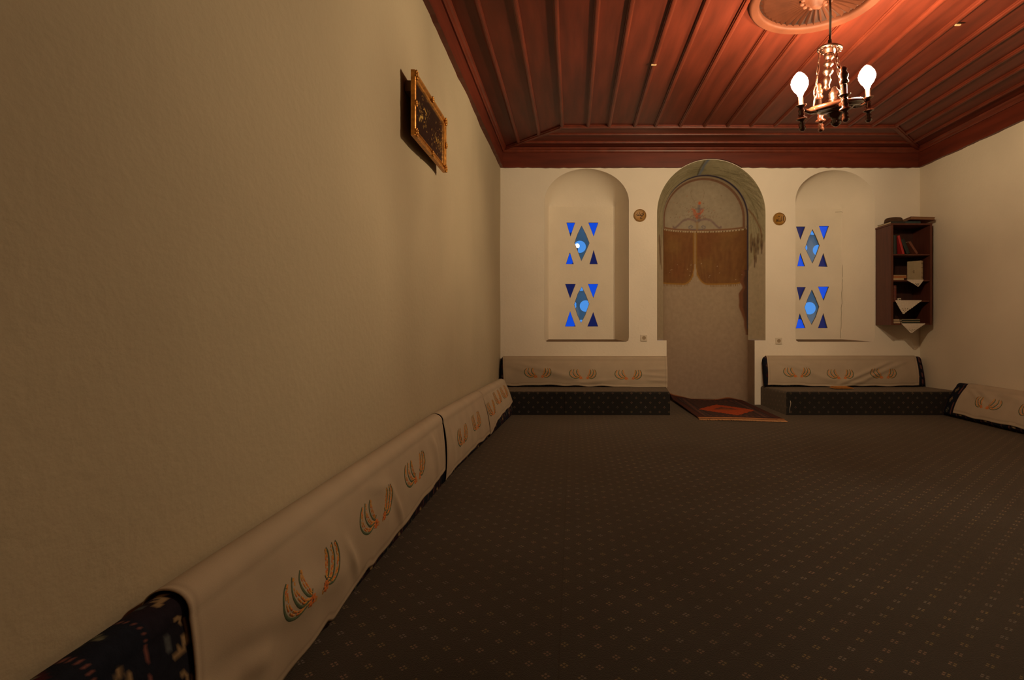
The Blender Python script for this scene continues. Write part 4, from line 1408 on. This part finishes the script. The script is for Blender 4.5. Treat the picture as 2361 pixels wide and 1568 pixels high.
# ------------------------------------------------------------------ framed picture on the left wall
def picture():
    y0, y1, z0, z1, xf = 2.494, 3.11, 1.752, 2.057, -0.730
    root = thing('framed_picture', (XL, (y0 + y1) / 2, (z0 + z1) / 2), 'dark gold-flecked picture in a gilt ornate frame high on the bare wall', 'picture')
    def loc(bm):
        bmesh.ops.translate(bm, vec=-Vector(root.location), verts=bm.verts[:])
        return bm
    fw, th = 0.040, 0.022
    prof = [(0, -th), (0, -0.003), (0.006, 0.0), (0.012, -0.002), (0.018, -0.010), (0.026, -0.010), (0.030, -0.004), (0.036, -0.006), (fw, -0.013), (fw, -th)]
    cs = [(y0, z0), (y1, z0), (y1, z1), (y0, z1)]
    inn = [(1, 1), (-1, 1), (-1, -1), (1, -1)]
    for k in range(4):
        k2 = (k + 1) % 4
        bm = bmesh.new()
        rings = []
        for c in (k, k2):
            rings.append([bm.verts.new((xf + q[1], cs[c][0] + inn[c][0] * q[0], cs[c][1] + inn[c][1] * q[0])) for q in prof])
        m = len(prof)
        for j in range(m):
            bm.faces.new((rings[0][j], rings[0][(j + 1) % m], rings[1][(j + 1) % m], rings[1][j]))
        bm.faces.new(rings[0])
        bm.faces.new(rings[1][::-1])
        rail = to_obj('frame_rail', loc(bm), M['gilt'], root)
        # carved leaf ornaments: one at the corner, one at the middle of the rail
        mid = ((cs[k][0] + cs[k2][0]) / 2, (cs[k][1] + cs[k2][1]) / 2)
        nrm = (inn[k][0] * (0 if cs[k][0] != cs[k2][0] else 1), inn[k][1] * (0 if cs[k][1] != cs[k2][1] else 1))
        spots = [(cs[k][0] + inn[k][0] * 0.018, cs[k][1] + inn[k][1] * 0.018, 0.022), (mid[0] + nrm[0] * 0.012, mid[1] + nrm[1] * 0.012, 0.014)]
        for (py, pz, sp) in spots:
            bm = bmesh.new()
            for q in range(7):
                a = 2 * PI * q / 7
                ry, rz = sp * 0.75 * math.cos(a), sp * 0.75 * math.sin(a)
                Mx = Matrix.Translation((xf - 0.001, py + ry, pz + rz)) @ Matrix.Rotation(a, 4, 'X') @ Matrix.Rotation(PI / 2, 4, 'Y')
                add_lathe(bm, [(0, 0.008), (0.006, 0.005), (0.0075, 0), (0.006, -0.004), (0, -0.006)], 8, Mx)
            add_lathe(bm, [(0, 0.010), (0.007, 0.006), (0.009, 0), (0, -0.006)], 10, Matrix.Translation((xf, py, pz)) @ Matrix.Rotation(PI / 2, 4, 'Y'))
            to_obj('carved_ornament', loc(bm), M['gilt'], rail)
    # picture surface
    ny_, nz_ = 190, 100
    ys_, zs_ = np.linspace(y0 + fw - 0.003, y1 - fw + 0.003, ny_), np.linspace(z0 + fw - 0.003, z1 - fw + 0.003, nz_)
    Yg_, Zg_ = np.meshgrid(ys_, zs_)
    pt = Painter(Yg_, Zg_, (0.012, 0.009, 0.008))
    w_, h_ = y1 - y0, z1 - z0
    rs_ = np.random.RandomState(9)
    GO = (0.62, 0.36, 0.08)
    fy = lambda s: y0 + s * w_
    fz = lambda t: z0 + t * h_
    for cx_, cz_, n_, sp in ((0.20, 0.42, 26, 0.07), (0.34, 0.62, 16, 0.06), (0.14, 0.56, 10, 0.05), (0.70, 0.42, 40, 0.08), (0.80, 0.30, 34, 0.07), (0.84, 0.55, 24, 0.09), (0.5, 0.3, 18, 0.12), (0.35, 0.55, 24, 0.12)):
        for _ in range(n_):
            a_, b_ = cx_ + rs_.normal(0, sp), cz_ + rs_.normal(0, sp)
            if 0.1 < a_ < 0.92 and 0.17 < b_ < 0.82:
                an = rs_.uniform(0, PI)
                l_ = rs_.uniform(0.003, 0.010)
                p_ = (fy(a_), fz(b_))
                pt.stroke([p_, (p_[0] + l_ * math.cos(an), p_[1] + l_ * math.sin(an))], rs_.uniform(0.002, 0.006), GO, rs_.uniform(0.3, 1.0))
    pt.stroke([(fy(0.17), fz(0.36)), (fy(0.21), fz(0.45)), (fy(0.27), fz(0.47))], 0.011, (0.70, 0.46, 0.12))
    pt.stroke([(fy(0.32), fz(0.66)), (fy(0.37), fz(0.62))], 0.009, (0.62, 0.36, 0.08))
    Pp = np.stack([np.full_like(Yg_, xf - 0.012), Yg_, Zg_], -1) - np.array(root.location)
    grid_obj('picture_panel', Pp, M['picture'], root, color=pt.c)
    bm = box_bm((xf - 0.026, y0 + 0.02, z0 + 0.02), (xf - 0.0135, y1 - 0.02, z1 - 0.02))
    to_obj('back_board', loc(bm), M['frame_back'], root)
    bm = box_bm((XL + 0.004, y0 + 0.035, z1 - 0.085), (xf - 0.026, y1 - 0.035, z1 - 0.035))
    to_obj('hanging_batten', loc(bm), M['frame_back'], root)
picture()

# ------------------------------------------------------------------ two round calligraphy plaques
def plaque(u, v, label, strokes):
    c = at(u, v, YF)
    root = thing('calligraphy_plaque', (c.x, YF, c.z), label, 'plaque')
    bm = bmesh.new()
    add_lathe(bm, [(0, 0.012), (0.060, 0.012), (0.066, 0.015), (0.069, 0.010), (0.070, 0.0), (0, 0.0)], 40, Matrix.Translation((0, -0.001, 0)) @ Matrix.Rotation(PI / 2, 4, 'X'))
    to_obj('disc', bm, M['brass'], root)
    bm = bmesh.new()
    for pts, w in strokes:
        pts = [Vector((p[0], -0.0150, p[1])) for p in pts]
        # smooth the pen line and give it a calligraphic swell
        fine = []
        for i in range(len(pts) - 1):
            p0, p1, p2, p3 = pts[max(i - 1, 0)], pts[i], pts[i + 1], pts[min(i + 2, len(pts) - 1)]
            for q in range(5):
                t = q / 5
                fine.append(0.5 * ((2 * p1) + (p2 - p0) * t + (2 * p0 - 5 * p1 + 4 * p2 - p3) * t * t + (3 * p1 - p0 - 3 * p2 + p3) * t ** 3))
        fine.append(pts[-1])
        add_tube(bm, fine, [w * 1.25 * (0.55 + 0.45 * math.sin(PI * min(1, (k + 1) / len(fine)))) for k in range(len(fine))], 6)
    to_obj('lettering', bm, M['ink'], root)
    bm = bmesh.new()
    add_tube(bm, [(0.061 * math.cos(2 * PI * k / 40), -0.0155, 0.061 * math.sin(2 * PI * k / 40)) for k in range(40)], 0.0016, 5, closed=True)
    to_obj('border_ring', bm, M['ink'], root)
plaque(1796.5, 505, 'round gold plaque with dark calligraphy on the wall right of the niche',
       [([(0.040, 0.030), (0.041, 0.0), (0.040, -0.026)], 0.0032),
        ([(0.022, 0.026), (0.022, -0.004), (0.020, -0.022), (0.010, -0.026), (0.004, -0.020), (0.003, 0.010)], 0.0030),
        ([(0.003, -0.006), (0.001, -0.024), (-0.010, -0.027), (-0.016, -0.020), (-0.014, 0.004)], 0.0030),
        ([(-0.015, -0.012), (-0.020, -0.024), (-0.030, -0.026), (-0.036, -0.016), (-0.030, -0.008), (-0.024, -0.014), (-0.028, -0.028), (-0.042, -0.034)], 0.0028),
        ([(0.002, 0.028), (-0.004, 0.022), (-0.009, 0.029), (-0.014, 0.024)], 0.0018), ([(-0.024, 0.018), (-0.012, 0.022)], 0.0016), ([(-0.036, 0.026), (-0.030, 0.030)], 0.0018)])
plaque(1475.5, 497, 'round gold plaque with dark calligraphy on the wall left of the niche',
       [([(0.044, 0.022), (0.034, 0.026), (0.028, 0.014), (0.038, 0.008), (0.026, 0.000), (0.010, 0.000)], 0.0032),
        ([(0.016, 0.020), (0.004, 0.008), (0.014, -0.004), (0.000, -0.004), (-0.014, -0.002)], 0.0032),
        ([(-0.006, 0.010), (-0.014, 0.008), (-0.012, -0.002), (-0.024, -0.002), (-0.034, 0.006), (-0.042, 0.004)], 0.0030),
        ([(0.034, -0.004), (0.014, -0.016), (0.004, -0.030), (0.012, -0.038), (0.024, -0.034)], 0.0028),
        ([(-0.006, 0.034), (-0.008, 0.022), (-0.004, 0.016)], 0.0018), ([(0.030, 0.036), (0.036, 0.040)], 0.0022), ([(-0.030, 0.022), (-0.022, 0.026)], 0.0018)])

# ------------------------------------------------------------------ wall sockets
def socket(u, v, label):
    c = at(u, v, YF)
    root = thing('wall_socket', (c.x, YF, c.z), label, 'socket')
    to_obj('cover_plate', box_bm((-0.036, -0.011, -0.036), (0.036, -0.0005, 0.036), 0.004, 2), M['socket'], root)
    bm = bmesh.new()
    Rx = Matrix.Rotation(PI / 2, 4, 'X')
    add_lathe(bm, [(0.024, 0.0115), (0.0225, 0.0135), (0.020, 0.0125), (0.020, 0.0115)], 28, Rx)
    to_obj('rim', bm, M['socket'], root)
    bm = bmesh.new()
    add_lathe(bm, [(0.020, 0.0116), (0.0, 0.0116)], 28, Rx)
    to_obj('recess', bm, M['socket_dark'], root)
socket(1484.5, 779, 'cream wall socket left of the niche, above the bench cloth')
socket(1795, 786, 'cream wall socket right of the niche, above the bench cloth')

# ------------------------------------------------------------------ bookcase on the far wall
BX0, BX1, BY0, BY1, BZ0, BZ1 = 3.312, 3.735, 5.60, 5.886, 0.872, 1.932
bc = thing('wall_bookcase', (BX0, BY1, BZ0), 'small dark mahogany bookcase hung on the far wall near the corner', 'bookcase')
def bloc(bm):
    bmesh.ops.translate(bm, vec=-Vector(bc.location), verts=bm.verts[:])
    return bm
T_ = 0.018
for x in (BX0, BX1 - T_):
    to_obj('side_panel', bloc(box_bm((x, BY0, BZ0), (x + T_, BY1 - 0.008, BZ1 - T_ - 0.0005), 0.002, 1)), M['bookcase'], bc)
to_obj('top_board', bloc(box_bm((BX0 - 0.006, BY0 - 0.006, BZ1 - T_), (BX1 + 0.006, BY1, BZ1), 0.003, 1)), M['bookcase'], bc)
to_obj('back_board', bloc(box_bm((BX0, BY1 - 0.0075, BZ0), (BX1, BY1 - 0.0005, BZ1 - T_ - 0.0005))), M['bookcase_back'], bc)
SH = [0.887, 1.128, 1.342, 1.612]           # shelf tops
for zt in SH:
    to_obj('shelf', bloc(box_bm((BX0 + T_ + 0.0005, BY0 + 0.002, zt - 0.015), (BX1 - T_ - 0.0005, BY1 - 0.008, zt), 0.002, 1)), M['bookcase'], bc)
to_obj('face_strip', bloc(box_bm((BX0 - 0.002, BY0 - 0.008, BZ0), (BX0 + 0.020, BY0 - 0.0005, BZ1 - T_ - 0.001), 0.003, 2)), M['bookcase'], bc)
to_obj('face_strip', bloc(box_bm((BX1 - 0.020, BY0 - 0.008, BZ0), (BX1 + 0.002, BY0 - 0.0005, BZ1 - T_ - 0.001), 0.003, 2)), M['bookcase'], bc)

cover_mats = {}
def cmat(col, rough=0.6):
    if col not in cover_mats:
        cover_mats[col] = mat('book_cover', col, rough, var=0.06 if col[0] > 0.3 else 0.18, vscale=30)
    return cover_mats[col]

def book(loc, size, col, label, rot=(0, 0, 0), bands=False, group=None):
    """size = (thickness x, depth y, height z) of a book standing with its spine towards -y; loc = its lower front left corner"""
    tx, dy, hz = size
    bm = bmesh.new()
    c = 0.0026
    add_box(bm, (0, 0, 0), (c, dy, hz))
    add_box(bm, (tx - c, 0, 0), (tx, dy, hz))
    prof = []
    n = 6
    outer = [(tx * k / n, -0.0035 * math.sin(PI * k / n)) for k in range(n + 1)]
    inner = [(p[0], p[1] + c) for p in outer]
    for z0_, z1_ in ((0, hz),):
        for k in range(n):
            vs_ = [bm.verts.new((x, y, z)) for z in (z0_, z1_) for x, y in (outer[k], outer[k + 1], inner[k + 1], inner[k])]
            for q in ((0, 1, 2, 3), (7, 6, 5, 4), (0, 4, 5, 1), (2, 6, 7, 3)):
                bm.faces.new([vs_[i] for i in q])
    o = to_obj('book', bm, cmat(col))
    o.location = loc
    o.rotation_euler = rot
    tag(o, label, 'book', group)
    bm = box_bm((c + 0.0003, c + 0.001, 0.003), (tx - c - 0.0003, dy - 0.004, hz - 0.003))
    to_obj('pages', bm, M['pages'], o)
    if bands and col[0] > 0.3:
        to_obj('spine', box_bm((0.0005, -0.0043, 0.001), (tx - 0.0005, -0.0005, hz - 0.001), 0.001, 1), cmat((0.66, 0.52, 0.33)), o)
        for k_ in range(3):
            to_obj('cover_emblem', box_bm((-0.0008, dy * 0.45, hz * (0.38 + 0.05 * k_)), (0.0002, dy * (0.60 - 0.03 * abs(k_ - 1)), hz * (0.42 + 0.05 * k_))), cmat((0.22, 0.15, 0.08)), o)
    if bands:
        for zz in (0.12, 0.16, 0.36, 0.64, 0.84, 0.88):
            bm = box_bm((0.001, -0.0045, hz * zz), (tx - 0.001, 0.0005, hz * zz + 0.0035))
            to_obj('spine_band', bm, cmat((0.16, 0.08, 0.04)), o)
    return o

def lying(loc, size, col, label, rz=0.0, rx=0.0, ry=0.0, group=None):
    """a book lying flat: size = (width x of the spine side, depth y, thickness z); spine towards -y"""
    w, d, t = size
    bm = bmesh.new()
    c = 0.0026
    add_box(bm, (0, 0, 0), (w, d, c))
    add_box(bm, (0, 0, t - c), (w, d, t))
    add_box(bm, (0, 0, c), (w, c, t - c))
    o = to_obj('book', bm, cmat(col))
    o.location = loc
    o.rotation_euler = (rx, ry, rz)
    tag(o, label, 'book', group)
    to_obj('pages', box_bm((0.004, c + 0.0004, c + 0.0003), (w - 0.004, d - 0.004, t - c - 0.0003)), M['pages'], o)
    return o

def flat_open(loc, size, col, label, rz=0.0, rx=0.0, ry=0.0, pm='pages'):
    """a book lying flat with its page edges towards the room"""
    w, d, t = size
    bm = bmesh.new()
    c = 0.003
    add_box(bm, (0, 0, 0), (w, d, c))
    add_box(bm, (0, 0, t - c), (w, d, t))
    add_box(bm, (0, d - c, c), (w, d, t - c))
    o = to_obj('book', bm, cmat(col))
    o.location = loc
    o.rotation_euler = (rx, ry, rz)
    tag(o, label, 'book')
    to_obj('pages', box_bm((0.004, 0.004, c + 0.0003), (w - 0.004, d - c - 0.0004, t - c - 0.0003)), M[pm], o)
    return o

GRN, DGR, RDC, BRN, CRM_, ORG, MAR_, TEA = (0.018, 0.030, 0.022), (0.012, 0.020, 0.017), (0.42, 0.022, 0.020), (0.16, 0.050, 0.026), (0.50, 0.38, 0.22), (0.34, 0.12, 0.035), (0.13, 0.024, 0.018), (0.035, 0.060, 0.060)
IX0, IX1 = BX0 + T_, BX1 - T_
# top shelf
s = SH[3] + 0.001
book((IX0 + 0.004, 5.635, s), (0.030, 0.15, 0.205), GRN, 'dark green book standing at the left end of the top shelf')
book((IX0 + 0.036, 5.635, s), (0.026, 0.15, 0.20), DGR, 'blackish green book second from the left end of the top shelf')
o = book((IX0 + 0.088, 5.625, s), (0.022, 0.15, 0.20), RDC, 'bright red book leaning on the top shelf', rot=(0, math.radians(-15), 0))
o.location.x += 0.030
o.location.z += 0.0
o = book((IX0 + 0.150, 5.635, s), (0.036, 0.15, 0.165), DGR, 'blackish green book leaning between the red and the brown book', rot=(0, math.radians(-23), 0))
o.location.x += 0.020
o = book((IX0 + 0.215, 5.625, s), (0.024, 0.15, 0.150), BRN, 'brown book leaning furthest over on the top shelf', rot=(0, math.radians(-33), 0))
o.location.x += 0.046
bm = box_bm((0.004, -0.0065, 0.03), (0.014, -0.0035, 0.075))
for b_ in bpy.data.objects:
    if b_.get('label', '').startswith('dark green book standing'):
        to_obj('spine_label', bm, cmat(CRM_), b_)
# second shelf
s = SH[2] + 0.001
o = book((IX0 + 0.165, 5.672, s + 0.002), (0.050, 0.128, 0.205), (0.40, 0.31, 0.18), 'large cream book with a banded spine standing on the second shelf', rot=(0, 0, math.radians(-58)), bands=True)
o.location = (IX0 + 0.312, 5.632, s)
o.rotation_euler = (0, 0, math.radians(38))
lying((IX0 + 0.004, 5.62, s), (0.125, 0.17, 0.018), CRM_, 'cream book lying at the bottom of the stack on the second shelf', rz=0.0)
lying((IX0 + 0.002, 5.622, s + 0.019), (0.155, 0.16, 0.026), ORG, 'orange-brown book lying in the middle of the stack on the second shelf', rz=math.radians(-4)).location.y += 0.010
flat_open((IX0 + 0.006, 5.64, s + 0.0455), (0.165, 0.14, 0.010), (0.30, 0.19, 0.09), 'thin olive book on top of the stack on the second shelf', rz=math.radians(-2)).location.y += 0.008
# third shelf
s = SH[1] + 0.001
for k in range(2):
    book((IX0 + 0.004 + 0.027 * k, 5.63, s), (0.025, 0.14, 0.16 if k == 0 else 0.158), MAR_, ['maroon book against the side of the third shelf', 'maroon book beside its twin, nearer the middle of the third shelf'][k], bands=True)
# bottom shelf
s = SH[0] + 0.001
flat_open((IX0 + 0.020, 5.622, s), (0.075, 0.16, 0.026), (0.13, 0.070, 0.035), 'brown book lying at the left of the bottom shelf, page edges out').location.z += 0
flat_open((IX0 + 0.024, 5.628, s + 0.027), (0.070, 0.15, 0.022), (0.12, 0.055, 0.028), 'brown book lying on top of another brown book on the bottom shelf', rz=math.radians(3))
lying((IX0 + 0.112, 5.622, s), (0.185, 0.17, 0.024), GRN, 'green book lying lowest of two on the bottom shelf')
to_obj('page_line', box_bm((0.0, -0.0015, 0.019), (0.185, 0.0, 0.0235)), cmat(CRM_), bpy.context.scene.collection.objects[-1] if False else [b for b in bpy.data.objects if b.get('label', '').startswith('green book lying lowest')][0])
lying((IX0 + 0.110, 5.624, s + 0.025), (0.188, 0.165, 0.022), GRN, 'green book lying on top of another green book on the bottom shelf')
to_obj('page_line', box_bm((0.0, -0.0015, 0.017), (0.188, 0.0, 0.0215)), cmat(CRM_), [b for b in bpy.data.objects if b.get('label', '').startswith('green book lying on top')][0])
# small white card box standing on the lower shelf
bm = box_bm((0, 0, 0), (0.028, 0.022, 0.024), 0.002, 1)
o = to_obj('card_box', bm, M['socket'])
o.location = (IX0 + 0.075, 5.625, SH[1] + 0.003)
tag(o, 'tiny white box standing on the lace doily of the third shelf', 'box')
to_obj('print', box_bm((0.006, -0.001, 0.006), (0.022, 0.0005, 0.016)), M['ink'], o)
# on top of the bookcase
zt = BZ1 + 0.001
lying((BX0 + 0.002, 5.605, zt), (0.150, 0.25, 0.020), (0.020, 0.018, 0.016), 'black book lying flat on the left top of the bookcase, under the cap')
lying((BX0 + 0.158, 5.63, zt), (0.17, 0.18, 0.026), TEA, 'teal book lying on top of the bookcase under the red-brown book')
flat_open((BX0 + 0.195, 5.585, zt + 0.027), (0.235, 0.20, 0.030), (0.15, 0.035, 0.020), 'large red-brown book tilted on top of the bookcase, overhanging the end', rz=math.radians(-8), ry=math.radians(3), pm='pages_brown').location.z += 0.010
bm = bmesh.new()
add_lathe(bm, [(0.0, 0.055), (0.045, 0.054), (0.072, 0.048), (0.083, 0.036), (0.086, 0.018), (0.082, 0.0), (0.0, 0.0)], 36)
o = to_obj('skull_cap', bm, M['felt'])
o.location = (BX0 + 0.085, 5.70, zt + 0.021)
tag(o, 'brown felt skull cap resting on a black book on top of the bookcase', 'cap')
bm = bmesh.new()
add_lathe(bm, [(0.0835, 0.004), (0.0875, 0.006), (0.088, 0.016), (0.0870, 0.020), (0.0855, 0.018)], 36)
to_obj('band', bm, M['felt'], o)

# lace doilies hanging over the shelf fronts
def doily(xa, xb, xt, ztop, ztip, label):
    root = thing('lace_doily', ((xa + xb) / 2, BY0 - 0.01, ztop), label, 'doily')
    R0 = Vector(root.location)
    bm = bmesh.new()
    y = BY0 - 0.0115
    # scalloped hanging triangle with eyelets near its tip
    def edge(p, q, n):
        out = []
        d = Vector(q) - Vector(p)
        nrm = Vector((d.y, -d.x)).normalized()
        for k in range(n):
            for t, b in ((0, 0), (0.25, 0.0035), (0.5, 0.005), (0.75, 0.0035)):
                out.append(tuple(Vector(p) + d * ((k + t) / n) + nrm * b))
        return out
    out = edge((xa, ztop), (xt, ztip), 9) + edge((xt, ztip), (xb, ztop), 9) + [(xb, ztop)]
    if (xb - xa) > 0:
        cxm = sum(p[0] for p in out) / len(out)
    holes = []
    h = ztop - ztip
    for row, n in ((0.16, 1), (0.27, 2), (0.38, 3)):
        for k in range(n):
            z_ = ztip + h * row
            f = row
            x0_, x1_ = xt + (xa - xt) * f, xt + (xb - xt) * f
            x_ = x0_ + (x1_ - x0_) * (k + 1) / (n + 1)
            r = 0.0042
            holes.append([(x_ + r * math.cos(2 * PI * q / 8), z_ + r * math.sin(2 * PI * q / 8)) for q in range(8)])
    add_plate(bm, out, holes, lambda p, k: (p[0] - R0.x, y - 0.0012 * k - R0.y + 0.004 * math.sin((p[0]) * 60) * (ztop - p[1]) / h - 0.001, p[1] - R0.z), True)
    to_obj('hanging_point', bm, M['lace'], root)
    bm = bmesh.new()
    v = [(xa, y - 0.001, ztop + 0.0012), (xb, y - 0.001, ztop + 0.0012), (xb - 0.02, BY0 + 0.012, ztop + 0.0016), (xa + 0.02, BY0 + 0.012, ztop + 0.0016)]
    f = bm.faces.new([bm.verts.new(Vector(p) - R0) for p in v])
    r_ = bmesh.ops.extrude_face_region(bm, geom=[f])
    bmesh.ops.translate(bm, vec=(0, 0, 0.0012), verts=[g_ for g_ in r_['geom'] if isinstance(g_, bmesh.types.BMVert)])
    to_obj('shelf_edge', bm, M['lace'], root)
def sx(zx): return at(1990 + zx / 5.06, 0, BY0).x
def sz(zy): return at(0, 480 + zy / 5.06, BY0).z
doily(sx(500), sx(695), sx(637), SH[2] + 0.001, sz(915), 'white lace doily hanging from the second shelf under the cream book')
doily(sx(367), sx(675), sx(458), SH[1] + 0.001, sz(1235), 'white lace doily hanging from the third shelf, the widest of the three')
doily(sx(440), sx(715), sx(553), SH[0] + 0.001, sz(1455), 'white lace doily hanging below the bottom shelf of the bookcase')

# ------------------------------------------------------------------ odds and ends
bm = bmesh.new()
p = at(1822, 924, 5.196)
add_tube(bm, [p, p + Vector((0.004, -0.002, -0.03)), p + Vector((-0.004, -0.003, -0.07)), p + Vector((-0.008, -0.006, -0.118))], 0.0016, 5)
tag(to_obj('loose_thread', bm, M['lace']), 'pale loose thread hanging down the front of the bench right of the niche', 'thread')
bm = bmesh.new()
c = at(1940, 901, 5.50)
for i in range(3):
    add_box(bm, (c.x - 0.10 + 0.01 * i, 5.44 + 0.006 * i, 0.2285 + 0.005 * i), (c.x + 0.10 - 0.012 * i, 5.56, 0.2285 + 0.005 * i + 0.004))
bevel(bm, 0.0015, 1)
tag(to_obj('folded_cloth', bm, mat('orange_cloth', (0.42, 0.17, 0.03), 0.9, var=0.2, vscale=40)), 'small folded orange cloth poking out under the cushion right of the niche', 'cloth')

# lamp outside in the dusk, seen through the pale glass of the first window
p = pane_pt(ZOOM[0], (680, 738), 8.0)
out = thing('garden_lamp', (p.x, 8.0, -0.06), 'white globe lamp outdoors behind the upper diamond pane left of the niche', 'lamp')
e_ = bpy.data.materials.new('garden_lamp_globe')
e_.use_nodes = True
e_.node_tree.nodes['Principled BSDF'].inputs['Emission Color'].default_value = (1.0, 0.93, 0.85, 1)
e_.node_tree.nodes['Principled BSDF'].inputs['Emission Strength'].default_value = 2.5
bm = bmesh.new()
R_ = 0.036
add_lathe(bm, [(R_ * math.sin(PI * k / 12) if 0 < k < 12 else 0, -R_ * math.cos(PI * k / 12)) for k in range(13)], 20, Matrix.Translation((0, 0, p.z + 0.06)))
to_obj('globe', bm, e_, out)
bm = bmesh.new()
add_lathe(bm, [(0.05, 0.0), (0.05, 0.03), (0.016, 0.05), (0.010, p.z + 0.02), (0.02, p.z + 0.026), (0, p.z + 0.028)], 14)
to_obj('post', bm, M['cord'], out)
